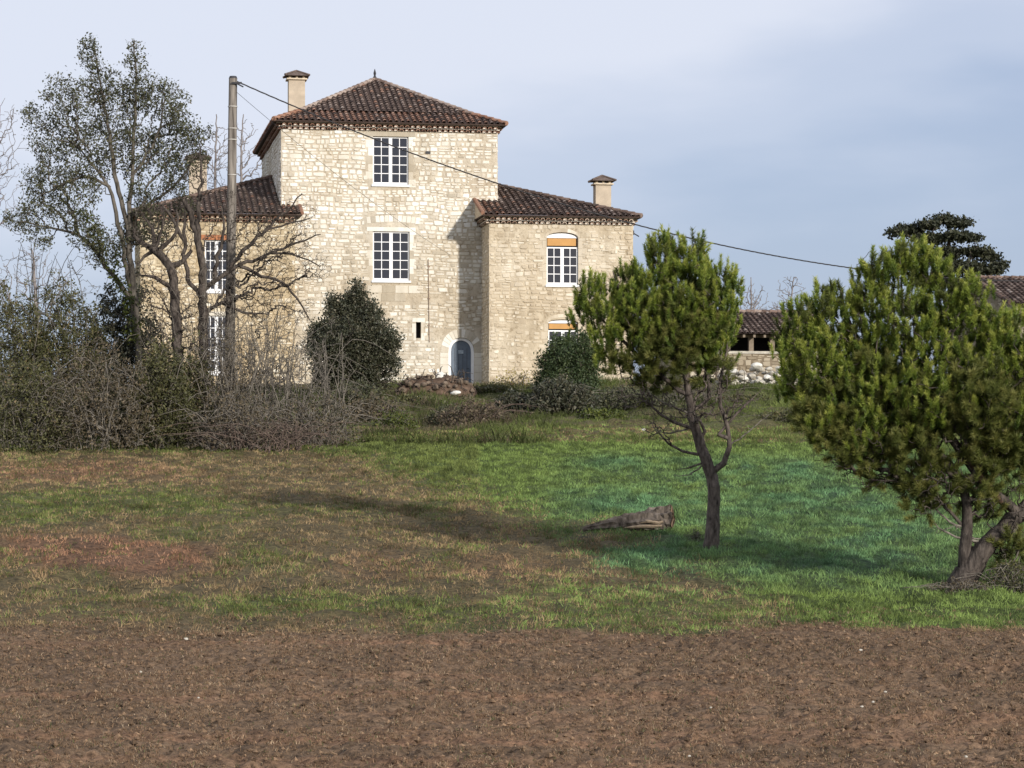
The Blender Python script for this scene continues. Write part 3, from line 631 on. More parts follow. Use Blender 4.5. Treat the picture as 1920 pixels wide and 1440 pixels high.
thicket('dark leafy shrub on the bank in front of the conical shrub', 1050, 712, 798, 150, 100, 20, 760, M['leaf_holly'], .12, 12, M['twig_pale'])
thicket('low dark bramble on the bank left of the dark leafy shrub', 965, 735, 800, 90, 101, 16, 340, lh, .13, 10, M['twig_pale'])
thicket('low withered bramble clump in the middle of the bank', 890, 748, 808, 150, 97, 26, 480, lb_, .10, 6, M['twig_red'], lfrac=.8)
thicket('dull scrub on the bank right of the dark leafy shrub', 1170, 725, 800, 130, 104, 20, 460, M['leaf_oak'], .11, 8, M['twig_pale'])
thicket('grey leafless scrub behind the slender pine trunk', 1280, 700, 800, 190, 106, 22, 420, lb_, .08, 3, M['twig_pale'], lfrac=.5)
thicket('brown scrub on the bank at the right end of the bare thicket', 700, 745, 812, 130, 98, 22, 420, lb_, .10, 6, M['twig_pale'])
for px, tp_, bs, w_, Y_, lf, lb3 in [(775, 745, 790, 110, 106, 'leaf_thicket', 'low dull scrub on the bank just below the rubble mound'), (845, 762, 806, 90, 99, 'leaf_oak', 'dark low scrub on the bank between the weed clump and the withered bramble'),
        (930, 722, 760, 110, 113, 'leaf_thicket', 'olive scrub on the bank below the yellow-leaved plants'), (1130, 770, 812, 100, 97, 'leaf_ivy', 'fresh green weeds on the bank right of the dark leafy shrub'),
        (1215, 735, 790, 110, 103, 'leaf_oak', 'dull scrub on the bank left of the slender pine trunk'), (1390, 745, 790, 120, 108, 'leaf_thicket', 'olive scrub on the bank below the stone heap'), (1490, 770, 830, 150, 95, 'leaf_thicket', 'olive weeds on the slope under the left boughs of the broad pine'),
        (670, 715, 780, 120, 104, 'leaf_oak', 'dull green scrub under the round dark shrub')]:
    thicket(lb3, px, tp_, bs, w_, Y_, 18, 380, M[lf], .11, 8, M['twig_pale'])
thicket('bright green weed clump on the bank below the round dark shrub', 742, 772, 815, 90, 94, 12, 280, M['leaf_ivy'], .09, 7, M['twig_pale'], name='weed_clump', cat='weeds')
thicket('yellow-leaved plants along the foot of the right wing wall', 962, 690, 722, 90, 121, 12, 110, M['yellow_plant'], .09, 4, M['twig_pale'], yf=.2, name='plant', cat='plant')

# --- background bare trees
def bare(label, trunk, lobes, Y, dens, tip=.012, bm=None, name='bare_tree', group='bare trees on the skyline'):
    return leafy_tree(name, label, 'tree', Y, [(trunk, [14*86/Y, 11*86/Y, 8*86/Y, 3*86/Y])], lobes, dens, bm or M['twig_far'], None, 0, 0, 0, tip=tip, bf=.45, group=group, jit=.09, rmin=.008)
bare('pale bare tree cut by the left picture edge', [(-25, 800), (-20, 600), (-12, 400), (0, 200)], [(-10, 220, 45), (10, 280, 45), (-20, 320, 60), (15, 350, 45), (0, 400, 40), (20, 230, 28)], 112, 16, .008)
bare('small grey bare tree low on the left skyline', [(75, 800), (72, 640), (66, 540), (62, 470)], [(50, 500, 45), (90, 520, 45), (70, 470, 30), (120, 540, 40), (20, 530, 40)], 108, 18, .008)
bare('bare tree rising behind the left wing roof, left of the pole', [(402, 760), (402, 500), (404, 330), (406, 215)], [(405, 260, 34), (420, 300, 34), (395, 320, 28)], 150, 12, .013)
bare('bare tree rising behind the left wing roof, right of the pole', [(455, 760), (455, 500), (452, 330), (456, 215)], [(455, 250, 32), (478, 300, 34), (448, 310, 30), (492, 340, 22)], 152, 12, .013)
bare('small bare tree above the outbuilding roof, left of the other', [(1408, 760), (1408, 660), (1409, 580), (1408, 520)], [(1408, 555, 36), (1395, 580, 30), (1430, 580, 24)], 175, 14, .014)
bare('small bare tree above the outbuilding roof, next to the broad pine', [(1485, 760), (1485, 660), (1483, 580), (1488, 520)], [(1485, 550, 36), (1465, 575, 26), (1510, 560, 22)], 178, 14, .014)
# --- cedar behind the broad pine
leafy_tree('cedar_tree', 'dark flat-topped cedar behind the top of the broad pine', 'tree', 150,
  [([(1790, 760), (1790, 640), (1785, 540), (1778, 450)], [26, 22, 16, 6]), ([(1786, 560), (1830, 510), (1880, 495)], [10, 7, 3]), ([(1783, 520), (1730, 460), (1680, 432)], [9, 6, 3])],
  [(1678, 436, 16), (1705, 430, 26), (1740, 422, 22), (1770, 410, 22), (1800, 418, 26), (1745, 448, 34), (1790, 444, 30), (1825, 446, 16), (1770, 474, 40), (1835, 474, 30), (1862, 482, 16), (1876, 496, 18), (1725, 486, 30), (1800, 502, 46), (1855, 508, 24), (1750, 526, 40), (1820, 535, 46)], 34, M['bark_dark'], M['leaf_cedar'], .2, .12, 16, tip=.01, zf=.24, bf=.3)

# ---------------------------------------------------------------- pines
def shoots(mb, C, D, length, nl, nn, width, dull=0.):
    """C tips of twigs, D growth direction; each shoot is a brush of needles"""
    n = len(C); Ls = length*(.6+.7*rng.random(n)); k = nn
    t = np.linspace(0, 1, k)[None, :]+rng.normal(0, .04, (n, k)); pos = C[:, None]+D[:, None]*(Ls[:, None]*t)[:, :, None]
    a = rng.normal(size=(n, k, 3)); a -= D[:, None]*(a*D[:, None]).sum(2, keepdims=True); a /= np.linalg.norm(a, axis=2, keepdims=True)+1e-9
    sp = (.95+.5*rng.random((n, k, 1)))*(1-.45*np.clip(t[:, :, None], 0, 1)**4)
    nd = D[:, None]*1.0+a*sp*1.15; nd /= np.linalg.norm(nd, axis=2, keepdims=True)
    ln = nl*(.7+.5*rng.random((n, k, 1)))
    s = np.cross(nd, rng.normal(size=(n, k, 3))); s /= np.linalg.norm(s, axis=2, keepdims=True)+1e-9
    V = np.stack([pos-s*width*.5, pos+s*width*.5, pos+nd*ln], 2).reshape(-1, 3); i = np.arange(n*k)*3
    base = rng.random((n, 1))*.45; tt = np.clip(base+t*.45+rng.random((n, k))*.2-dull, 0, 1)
    mb.add(V, np.stack([i, i+1, i+2], 1), np.repeat(tt.ravel(), 3))
def pine(label, Y, chains, lobes, dull_lobes, dens, red=None, dead=None, shoot_len=.29, seed=1, name='pine_tree', nn=150, wd=.0135, bare=(), bark_m='bark_pine'):
    ch = [(pts(p, Y), rad(r, Y)) for p, r in chains]; base = np.array(ch[0][0][0]); base[2] = float(gz(base[0], base[1]))-.06; ch[0][0][0] = base.copy()
    T = lobes_pts(lobes, Y, dens, 1, 1, .6); nT = len(T); T2 = lobes_pts(dull_lobes, Y, dens*1.3, .8, 1, .1); T3 = lobes_pts([(l[0], l[1], l[2]*.75) for l in lobes], Y, dens*.8, 1, 1, 0)
    cen = []; 
    P, par, Rm, nc = skeleton(ch, np.vstack([T, T2, T3]+([lobes_pts(bare, Y, 110)] if bare else [])), .3, .18, .012); mb = MB(); woody(mb, P, par, Rm, nc, tip=.005, jit=.12, curl=-.06, rmin=.004); local(mb, base)
    root = plant(name, base, label, 'tree'); mb.build('trunk', M[bark_m], root, True)
    def dirs(Tp, lobs, up):
        cs = np.array([at(l[0], l[1], Y) for l in lobs]); rs = np.array([l[2]*Y/F for l in lobs])
        q = Tp[:, None]-cs[None]; w = np.linalg.norm(q[:, :, [0, 2]], axis=2)/rs[None]; j = np.argmin(w, 1)
        o = q[np.arange(len(Tp)), j]/rs[j][:, None]; d = o*.55+np.array([0, 0, up])+rng.normal(0, .22, Tp.shape); return d/np.linalg.norm(d, axis=1, keepdims=True)
    nb = MB()
    D = dirs(T, lobes, 1.35); shoots(nb, T-D*shoot_len*.6, D, shoot_len, .078, nn, wd)
    # side shoots just below each leading shoot
    for q in range(1):
        D2 = D+rng.normal(0, .32, D.shape); D2[:, 2] = np.abs(D2[:, 2])*.9+.25; D2 /= np.linalg.norm(D2, axis=1, keepdims=True)
        shoots(nb, T-D*shoot_len*.75+rng.normal(0, .10, T.shape), D2, shoot_len*.8, .075, int(nn*.75), wd, .1)
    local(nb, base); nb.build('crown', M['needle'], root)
    if len(T2):
        db = MB(); shoots(db, T3, dirs(T3, lobes, .9), shoot_len*.8, .10, int(nn*.6), .013, .25); shoots(db, T2, dirs(T2, dull_lobes, .35), shoot_len*.9, .12, nn, .013, .0); local(db, base); db.build('dull_and_shaded_needles', M['needle_dull'], root)  # inner shoots tinted darker, painting the shade inside the crown
    if red is not None:
        rb = MB(); q, r = densify(pts(red[0], Y), .15, rad(red[1], Y)); rb.tube(q, r, 9); local(rb, base); rb.build('bough', M['bark_red'], root, True)['label'] = 'bare reddish bough'
    if dead is not None:
        for dl in dead:
            b = MB(); q, r = densify(pts(dl[0], Y), .08, rad(dl[1], Y)); q[1:] += rng.normal(0, .01, q[1:].shape); b.tube(q, r, 6)
            for _ in range(int(len(q)/4)):
                i = int(rng.integers(1, len(q))); e = q[i]+rng.normal(0, .14, 3); m = (q[i]+e)/2+rng.normal(0, .03, 3); b.tube([q[i], m, e], [r[i]*.6, r[i]*.4, .002], 4)
            local(b, base); b.build('dead_branch', M['twig_pale'], root, True)
    return root
pine('slender young pine with a curved bare trunk standing in the green grass', 52,
  [([(1331, 1015), (1338, 965), (1339, 915), (1330, 880), (1315, 838), (1303, 800), (1295, 765), (1288, 720), (1282, 660), (1268, 590), (1256, 520), (1252, 470)], [31, 24, 23, 22, 20, 18, 15, 12, 10, 8, 5, 3]),
   ([(1335, 885), (1356, 868), (1367, 840), (1364, 800), (1352, 760), (1352, 710), (1362, 660), (1360, 600)], [13, 11, 9, 8, 7, 6, 4, 2]),
   ([(1311, 828), (1320, 808), (1312, 790), (1300, 775)], [7, 6, 5, 4]),
   ([(1308, 852), (1280, 848), (1255, 832), (1235, 812), (1225, 790)], [6, 5, 4, 3, 1]),
   ([(1303, 805), (1270, 795), (1240, 775), (1205, 750), (1180, 742)], [7, 6, 5, 3, 1]),
   ([(1290, 740), (1250, 715), (1210, 680), (1170, 640), (1130, 600), (1100, 570)], [9, 8, 7, 6, 4, 2]),
   ([(1296, 770), (1330, 745), (1325, 700), (1330, 640), (1330, 560)], [8, 7, 6, 5, 2]),
   ([(1347, 815), (1380, 775), (1410, 748), (1432, 725)], [6, 5, 4, 1]),
   ([(1284, 690), (1240, 640), (1200, 590), (1160, 540), (1150, 510)], [7, 6, 5, 3, 2]), ([(1318, 868), (1290, 878), (1268, 880)], [4, 3, 1])],
  [(1248, 480, 40), (1290, 480, 38), (1345, 515, 34), (1368, 545, 26), (1225, 520, 42), (1290, 535, 55), (1340, 570, 44), (1180, 530, 36), (1200, 580, 50), (1265, 600, 58), (1330, 620, 48), (1150, 560, 34), (1102, 540, 28), (1090, 585, 26), (1128, 600, 36), (1215, 640, 38), (1360, 620, 22), (1300, 650, 40), (1140, 650, 26), (1165, 610, 30)],
  [(1250, 670, 50), (1310, 690, 40), (1200, 690, 34), (1345, 700, 28), (1230, 720, 36), (1150, 690, 22), (1290, 620, 60), (1220, 600, 50)], 62,
  dead=[([(1295, 775), (1255, 760), (1225, 742), (1195, 700)], [5, 4, 3, 1]), ([(1366, 835), (1400, 812), (1425, 790), (1440, 778)], [4, 3, 2, 1]), ([(1320, 870), (1290, 890), (1265, 892)], [4, 2, 1]), ([(1300, 800), (1255, 812), (1220, 800)], [4, 3, 1])], bare=[(1240, 780, 50), (1185, 745, 40), (1360, 760, 45), (1300, 760, 40), (1210, 700, 50), (1395, 745, 32), (1350, 700, 45)])
pine('broad bushy pine with leaning trunks at the right edge of the grass', 46,
  [([(1797, 1108), (1822, 1062), (1848, 1025), (1880, 992), (1912, 962), (1945, 920), (1960, 850), (1950, 760), (1930, 680)], [56, 42, 36, 32, 30, 26, 20, 14, 7]),
   ([(1808, 1085), (1812, 1030), (1812, 970), (1806, 920), (1775, 865), (1735, 830), (1690, 800), (1640, 770)], [34, 24, 20, 17, 14, 11, 8, 4]),
   ([(1912, 962), (1860, 920), (1818, 868), (1782, 820), (1745, 775), (1715, 710), (1695, 620), (1690, 520)], [18, 17, 16, 14, 11, 9, 7, 3]),
   ([(1800, 905), (1760, 870), (1700, 815), (1640, 790), (1580, 740), (1530, 670)], [12, 10, 8, 6, 4, 2]),
   ([(1818, 868), (1826, 800), (1835, 720), (1832, 640)], [10, 8, 6, 3]), ([(1735, 830), (1690, 845), (1640, 850), (1600, 830)], [8, 6, 4, 2]),
   ([(1700, 815), (1640, 700), (1600, 620), (1580, 560)], [8, 6, 5, 2]), ([(1810, 990), (1760, 940), (1700, 905), (1640, 900), (1580, 880)], [7, 6, 5, 3, 1]),
   ([(1848, 880), (1880, 830), (1900, 780), (1905, 700)], [8, 6, 4, 2])],
  [(1715, 478, 36), (1680, 490, 32), (1640, 500, 34), (1750, 505, 34), (1700, 530, 44), (1625, 545, 38), (1580, 560, 32), (1540, 560, 30), (1500, 600, 32), (1470, 628, 24), (1555, 605, 44), (1630, 610, 50), (1700, 600, 55), (1770, 560, 46), (1820, 560, 38), (1800, 620, 55), (1860, 610, 40), (1880, 650, 48), (1740, 660, 60), (1670, 670, 55), (1600, 680, 58), (1530, 665, 46), (1484, 672, 34), (1500, 720, 42), (1570, 745, 52), (1650, 740, 60), (1735, 740, 60), (1820, 700, 60), (1880, 720, 50), (1930, 690, 60), (1930, 620, 50), (1990, 680, 70), (1980, 780, 70), (1535, 790, 34), (1610, 800, 44), (1690, 800, 40), (1900, 780, 44), (1840, 770, 40)],
  [(1620, 840, 60), (1700, 850, 60), (1560, 830, 40), (1780, 830, 60), (1860, 850, 50), (1740, 900, 50), (1720, 940, 36), (1660, 880, 50), (1900, 880, 50), (1830, 920, 40), (1850, 960, 26), (1890, 1030, 30), (1910, 1060, 30), (1600, 870, 34), (1560, 760, 60), (1700, 760, 70), (1640, 700, 70), (1820, 760, 80), (1880, 800, 60), (1540, 800, 50), (1850, 860, 50)], 56,
  red=([(1914, 966), (1862, 924), (1822, 874), (1786, 822), (1748, 776)], [15, 17, 16, 13, 9]),
  dead=[([(1908, 955), (1905, 990), (1885, 1010), (1850, 1017), (1805, 1010), (1770, 995), (1745, 975)], [7, 7, 7, 6, 5, 4, 1]), ([(1815, 1010), (1850, 1025), (1840, 1030), (1800, 1030)], [4, 4, 3, 1]),
        ([(1860, 935), (1820, 935), (1790, 925), (1765, 905)], [5, 4, 3, 1]), ([(1840, 900), (1790, 905), (1760, 900)], [5, 4, 1]), ([(1760, 860), (1700, 862), (1655, 845)], [5, 4, 1]), ([(1812, 990), (1770, 970), (1700, 895), (1620, 890), (1560, 860)], [5, 4, 4, 3, 1]), ([(1802, 850), (1803, 800), (1800, 770)], [4, 3, 1]), ([(1820, 870), (1850, 830), (1855, 800)], [5, 4, 1]), ([(1870, 1000), (1830, 1010), (1790, 985), (1760, 1000)], [4, 3, 2, 1]), ([(1905, 975), (1880, 940), (1845, 950), (1820, 965)], [4, 4, 3, 1]), ([(1890, 990), (1910, 1030), (1895, 1060)], [5, 4, 1]), ([(1812, 940), (1850, 930), (1880, 900)], [4, 3, 1]), ([(1790, 890), (1740, 900), (1690, 880), (1650, 885)], [5, 4, 3, 1])], shoot_len=.27, nn=150, bare=[(1620, 870, 55), (1700, 880, 70), (1780, 900, 60), (1560, 845, 45), (1850, 930, 55), (1890, 1010, 40), (1740, 930, 40), (1900, 940, 50), (1650, 830, 60)], bark_m='bark_dark')
# ground litter and weeds round the base of the broad pine
thicket('withered weeds round the foot of the broad pine', 1800, 1085, 1118, 150, 45.2, 22, 260, M['leaf_brown'], .035, 4, M['twig_pale'], tip=.003, yf=.5, spread=.03, name='weed_clump', cat='weeds')
thicket('green and brown weeds at the picture edge right of the broad pine foot', 1900, 1040, 1115, 130, 45.6, 22, 300, M['leaf_thicket'], .04, 5, M['twig_pale'], tip=.003, yf=.5, spread=.04, name='weed_clump', cat='weeds')
thicket('small dark weed beside the slender pine trunk', 1305, 988, 1000, 26, 53, 6, 50, M['leaf_oak'], .03, 6, M['twig_pale'], tip=.003, spread=.03, name='weed_clump', cat='weeds')

# ---------------------------------------------------------------- broken log
Yl = ysol(1180, 994); sc_ = Yl/F; base = np.array([(1180-960)*sc_, Yl, float(gz((1180-960)*sc_, Yl))])
lg = empty('fallen_log', base); tag(lg, 'grey splintered log tapering to a point, lying in grass beside the slender pine', 'log')
b = MB(); n = 26; k = 16; rings = []; fs = []
for i in range(n):
    t_ = i/(n-1); x = (-88+165*t_)*sc_; h = (6+42*t_**.8)*sc_; w_ = (8+40*t_)*sc_
    for j in range(k):
        a = 2*np.pi*j/k; rr = 1+.2*math.sin(j*2.7+i*.3)+.13*rng.normal()*.6
        rings.append((x+.0*a+(.03*math.sin(j*1.9) if i > n-3 else 0), math.cos(a)*w_*rr*.5, h*.48+math.sin(a)*h*.5*rr-.01))
for i in range(n-1):
    for j in range(k): fs.append((i*k+j, i*k+(j+1) % k, (i+1)*k+(j+1) % k, (i+1)*k+j))
b.add(rings, fs); b.poly([rings[j] for j in range(k)][::-1])
b.build('trunk', bark('weathered_log', (.035, .028, .022), (.20, .165, .135), 7), lg)
b = MB(); b.poly([(rings[(n-1)*k+j][0]+.012, rings[(n-1)*k+j][1]*.93, .012+rings[(n-1)*k+j][2]*.93) for j in range(k)]); cen_ = np.array(rings[(n-1)*k:]).mean(0)
pts_ = [np.array(rings[(n-1)*k+j]) for j in range(k)]
for j in range(k):
    a_, c_ = pts_[j], pts_[(j+1) % k]; m_ = cen_+(.06+.05*rng.random(), 0, 0); b.add([a_*[1, .95, .95]+[.02, 0, .01], c_*[1, .95, .95]+[.02, 0, .01], m_], [(0, 1, 2)])
b.build('cut_face', plain('broken_wood', (.17, .115, .08), .95, .3, 14, .9, .1), lg)
for q, (x0, x1, z0, z1, y) in enumerate([(-10, 60, 5, 9, -20), (20, 62, 14, 17, -21)]):
    b = MB(); A = np.array([x0*sc_, y*sc_*.8, z0*sc_]); B = np.array([x1*sc_, y*sc_, z1*sc_]); mid = (A+B)/2+np.array([0, -.02, .01])
    b.tube([A, (A+mid)/2+rng.normal(0, .01, 3), mid, (B+mid)/2+rng.normal(0, .012, 3), B], [.008, .03, .035, .035, .02], 5); b.build('splinter', plain('pale_split_wood', (.30, .23, .16), .9, .3, 12, .7, .1) if q == 0 else bpy.data.materials['pale_split_wood'], lg)

# ---------------------------------------------------------------- rubble mound by the door
Yc = 112.; cX = (815-960)*Yc/F; zb = float(gz(cX, Yc)); mdl = empty('rubble_mound', (cX, Yc, zb)); tag(mdl, 'brown mound of earth, stones and roots in front of the arched door', 'rubble')
b = MB(); nn_ = 60; gx = np.linspace(-1.9, 1.9, nn_); gy = np.linspace(-1.2, 1.2, 40); GX, GY = np.meshgrid(gx, gy)
top_ = EYE+(HY-703)*Yc/F-zb
Hh = top_*np.clip(1-(np.abs(GX)/1.85)**2.4-(GY/1.15)**2, -.1, 1)**.6 if False else top_*np.power(np.clip(1-(np.abs(GX)/1.85)**2.6-(np.abs(GY)/1.15)**2, 0, 1), .6)
Hh = Hh+(fbm(GX*3+9, GY*3, 4)-.5)*.45-.12
i_ = (np.arange(39)[:, None]*nn_+np.arange(nn_-1)[None]).ravel(); b.add(np.stack([GX.ravel(), GY.ravel(), Hh.ravel()], 1), np.stack([i_, i_+1, i_+nn_+1, i_+nn_], 1)); b.build('earth', plain('mound_earth', (.10, .068, .048), .95, .5, 5, .9, .1), mdl, True)
b = MB()
for _ in range(45):
    x = rng.uniform(-1.6, 1.6); y = rng.uniform(-1.1, .2); h = top_*max(0, 1-(abs(x)/1.85)**2.6-(abs(y)/1.15)**2)**.6; rock(b, (x, y-.05, h-.05), rng.uniform(.06, .16), flat=.8)
b.build('stones', plain('earthy_stone', (.15, .115, .085), .95, .5, 6, .8, .1), mdl)
for _ in range(45):
    b = MB(); x = rng.uniform(-1.7, 1.7); y = rng.uniform(-1.1, .1); h = top_*max(0, 1-(abs(x)/1.85)**2.6-(abs(y)/1.15)**2)**.6; p = np.array([x, y, h]); e = p+np.array([rng.normal(0, .4), -.1, rng.normal(0, .25)]); b.tube([p, (p+e)/2+[0, -.05, .14], e], [.022, .02, .006], 4); b.build('root', M['bark_dark'], mdl)

# ---------------------------------------------------------------- the stone house
TH = math.radians(9.3); cT, sT = math.cos(TH), math.sin(TH); OX, OY = (527-960)*125/F, 125.0; BZ = 3.6+EYE
house = empty('manor_house', (OX, OY, BZ), TH)
tag(house, 'old pale limestone manor house with a tall square tower between two lower tiled wings', 'house')
def fu(px, py, v=0.):
    a = (px-960)/F; u = (a*(OY+v*cT)-OX+v*sT)/(cT-a*sT); Y = OY+u*sT+v*cT
    return u, EYE+(HY-py)*Y/F-BZ
TW = fu(933, 300)[0]; TD = 13.0; ZT = fu(527, 241)[1]
VR = -2.3; VL = -1.0
RU0, RU1 = fu(917, 500, VR)[0], fu(1187, 500, VR)[0]; RZ = fu(1000, 419, VR)[1]
LU0, LU1 = fu(263, 500, VL)[0], fu(553, 500, VL)[0]; LZ = fu(450, 416, VL)[1]
def course_stones(mb, fn, s0, s1, z0, z1, holes, hr, wr, skip, seed, clean=None, gap=.012, mi=1):
    rs = np.random.default_rng(seed); z = z0
    while z < z1-.06:
        h = min(rs.uniform(*hr), z1-z); s = s0-rs.random()*.2; 
        while s < s1-.03:
            w = rs.uniform(*wr)*(1.0 if rs.random() > .12 else 1.6)
            a, b_ = max(s, s0+.004), min(s+w, s1-.004); s += w
            if b_-a < .07: continue
            parts = [(z, z+h)] if rs.random() > .28 or h < .2 else [(z, z+h*.5), (z+h*.5, z+h)]
            for (q0, q1) in parts:
                sm = float(vn(np.array(a*.55+seed), np.array(z*.5+3)))*.6+float(vn(np.array(a*1.9), np.array(z*1.9+seed)))*.4+rs.normal(0, .07)
                if sm > skip-(.20*max(0., 1-max(z, 0)/6.) if clean is not None else 0): continue
                wob = (float(vn(np.array((a+b_)*.3+9), np.array(z*.6)))-.5)*.22
                g = gap*(.4+1.6*rs.random())+max(0, sm-skip+.12)*.25
                x0_, x1_, y0_, y1_ = a+g, b_-g, q0+g*.8+wob, q1-g*.8+wob
                if y1_ > z1: y1_ = z1
                if x1_-x0_ < .06 or y1_-y0_ < .05: continue
                if any(x1_ > H[0]-.02 and x0_ < H[1]+.02 and y1_ > H[2]-.02 and y0_ < H[3]+.02 for H in holes): continue
                cx, cy, hw, hh = (x0_+x1_)/2, (y0_+y1_)/2, (x1_-x0_)/2, (y1_-y0_)/2
                k_ = rs.uniform(.5, .95); k2 = rs.uniform(.5, .95)
                P = np.array([(-1, -k_), (-k2, -1), (k_, -1), (1, -k2), (1, k_), (k2, 1), (-k_, 1), (-1, k2)])*(1-.26*rs.random((8, 1)))*[hw, hh]+rs.normal(0, .07, (1, 2))*[hw, hh]
                pr = rs.uniform(.004, .038); O_ = [fn(cx+p[0], cy+p[1], .003) for p in P]; I_ = [fn(cx+p[0]*.86, cy+p[1]*.80, -pr) for p in P]
                tt = .5+.24*rs.normal()
                if clean is not None: tt += clean(z, sm)
                tt = float(np.clip(tt, 0, 1)); nb = mb.n
                mb.add(O_+I_, [(i, (i+1) % 8, (i+1) % 8+8, i+8) for i in range(8)], tt, mi); mb.f.append(np.array([list(range(8, 16))])+nb); mb.m.append(np.full(1, mi))
        z += h
def facade(name, mat, u0, u1, z0, z1, v, holes, parent, depth=.32, reveal_mi=0, outline=None, stones=None):
    """one wall with real openings; holes: lists of (u,z)"""
    bm = bmesh.new(); edges = []
    for loop in [outline or [(u0, z0), (u1, z0), (u1, z1), (u0, z1)]]+holes:
        vs = [bm.verts.new((p[0], v, p[1])) for p in loop]
        for i in range(len(vs)): edges.append(bm.edges.new((vs[i], vs[(i+1) % len(vs)])))
    bmesh.ops.triangle_fill(bm, use_beauty=True, use_dissolve=False, edges=edges, normal=(0, -1, 0))
    for h in holes:
        n = len(h); a = [bm.verts.new((p[0], v, p[1])) for p in h]; c = [bm.verts.new((p[0], v+depth, p[1])) for p in h]
        for i in range(n): bm.faces.new((a[i], a[(i+1) % n], c[(i+1) % n], c[i]))
    mb = MB(); bm.verts.index_update(); VV = [w_.co[:] for w_ in bm.verts]
    for k_ in (3, 4):
        fs_ = [[w_.index for w_ in f.verts] for f in bm.faces if len(f.verts) == k_]
        if fs_: 
            mb.add(VV, fs_, .5, 0)
    bm.free()
    if stones:
        hb = [(min(p[0] for p in h)-st_m, max(p[0] for p in h)+st_m, min(p[1] for p in h)-.08, max(p[1] for p in h)+.1) for h in holes]+stones.get('keep', [])
        course_stones(mb, lambda a, z, d: (a, v+d, z), u0, u1, z0, z1, hb, stones['hr'], stones['wr'], stones['skip'], stones['seed'], stones.get('clean'))
    return mb.build(name, [mat, stones['mat']] if stones else mat, parent)
st_m = .06
def side_wall(P0, P1, z0, z1, stones=None, mats=None, parent=None, name='side_wall'):
    P0 = np.array(P0, float); P1 = np.array(P1, float); e = P1-P0; L = np.linalg.norm(e); e /= L; n = np.array([e[1], -e[0]])
    mb = MB(); mb.add([(P0[0], P0[1], z0), (P1[0], P1[1], z0), (P1[0], P1[1], z1), (P0[0], P0[1], z1)], [(0, 1, 2, 3)], .5, 0)
    if stones: course_stones(mb, lambda a, z, d: (P0[0]+e[0]*a-n[0]*d, P0[1]+e[1]*a-n[1]*d, z), 0, L, z0, z1, [], stones['hr'], stones['wr'], stones['skip'], stones['seed']+5, stones.get('clean'))
    return mb.build(name, mats, parent)
def rect(u0, u1, z0, z1): return [(u0, z0), (u1, z0), (u1, z1), (u0, z1)]
def arched(u0, u1, z0, zs, rise, n=12, pointed=False):
    p = [(u0, z0), (u1, z0), (u1, zs)]; c = (u0+u1)/2; w = (u1-u0)/2
    for i in range(1, n):
        a = math.pi*i/n; p.append((c+w*math.cos(a), zs+rise*math.sin(a)**(.8 if pointed else 1)))
    p.append((u0, zs)); return p
def window(u0, u1, z0, z1, v, rows, parent=house, blind=False, arch=0., box=0.):
    """casement pair: frame with glazing bars; z1 = top of the glazed part"""
    r = .10; y0 = v+r; f = MB(); t = .065
    ztop = z1
    f.box(u0, u0+t, y0, y0+.06, z0, z1); f.box(u1-t, u1, y0, y0+.06, z0, z1); f.box(u0+t, u1-t, y0, y0+.06, z0, z0+.11); f.box(u0+t, u1-t, y0, y0+.06, z1-t, z1)
    c = (u0+u1)/2; f.box(c-.08, c+.08, y0-.012, y0+.06, z0+.11, z1-t)
    zz = np.linspace(z0+.11, z1-t, rows+1)
    for (a, b_) in ((u0+t, c-.08), (c+.08, u1-t)):
        m = (a+b_)/2; f.box(m-.018, m+.018, y0+.01, y0+.05, z0+.11, z1-t)
        for q in zz[1:-1]: f.box(a, m-.018, y0+.012, y0+.048, q-.018, q+.018); f.box(m+.018, b_, y0+.012, y0+.048, q-.018, q+.018)
    if arch:
        a = arched(u0, u1, z1+box, z1+box+.02, arch); f.prism([(p[0], y0, p[1]) for p in a], (0, .06, 0))
    w = f.build('window', M['white'], parent)
    g = MB(); g.box(u0+t*.5, u1-t*.5, y0+.03, y0+.04, z0+.05, z1-.02); g.build('pane', M['glass'], w)
    s = MB(); s.box(u0-.06, u1+.06, v-.07, y0, z0-.10, z0-.004); s.build('sill', M['white'], w)
    if blind:
        s = MB(); h0, h1 = z1+.03, z1+box-.02
        s.box(u0, u0+.05, y0+.005, y0+.12, h0, h1, mi=1); s.box(u1-.05, u1, y0+.005, y0+.12, h0, h1, mi=1)
        s.box(u0+.05, u1-.09, y0-.02, y0+.03, h0+.03, h1); s.build('blind', [M['blind'], M['lath']], w)
        s = MB(); s.box(u0, u1, y0+.04, y0+.09, z1, z1+box-.001); s.build('blind_box', M['dark'], w)
    return w
def surround(u0, u1, z0, z1, v, w=.24, name='window_surround', wt=.2):
    """dressed stone jamb blocks and lintel set 12 mm proud"""
    b = MB(); z = z0-.12; k_ = 0
    while z < z1:
        h = min(.34+.12*random.random(), z1-z+.001)
        for sgn in (-1, 1):
            ww = w*(1.25 if (k_+(sgn > 0)) % 2 else .8)
            e = u0 if sgn < 0 else u1; a, c = (e-ww, e-.001) if sgn < 0 else (e+.001, e+ww)
            b.box(a, c, v-.004, v+.1, z+.006, z+h-.006, random.random())
        z += h; k_ += 1
    b.box(u0-w*1.2, u1+w*1.2, v-.014, v+.1, z1+.004, z1+wt, random.random()); return b.build(name, M['st_tower'], house)
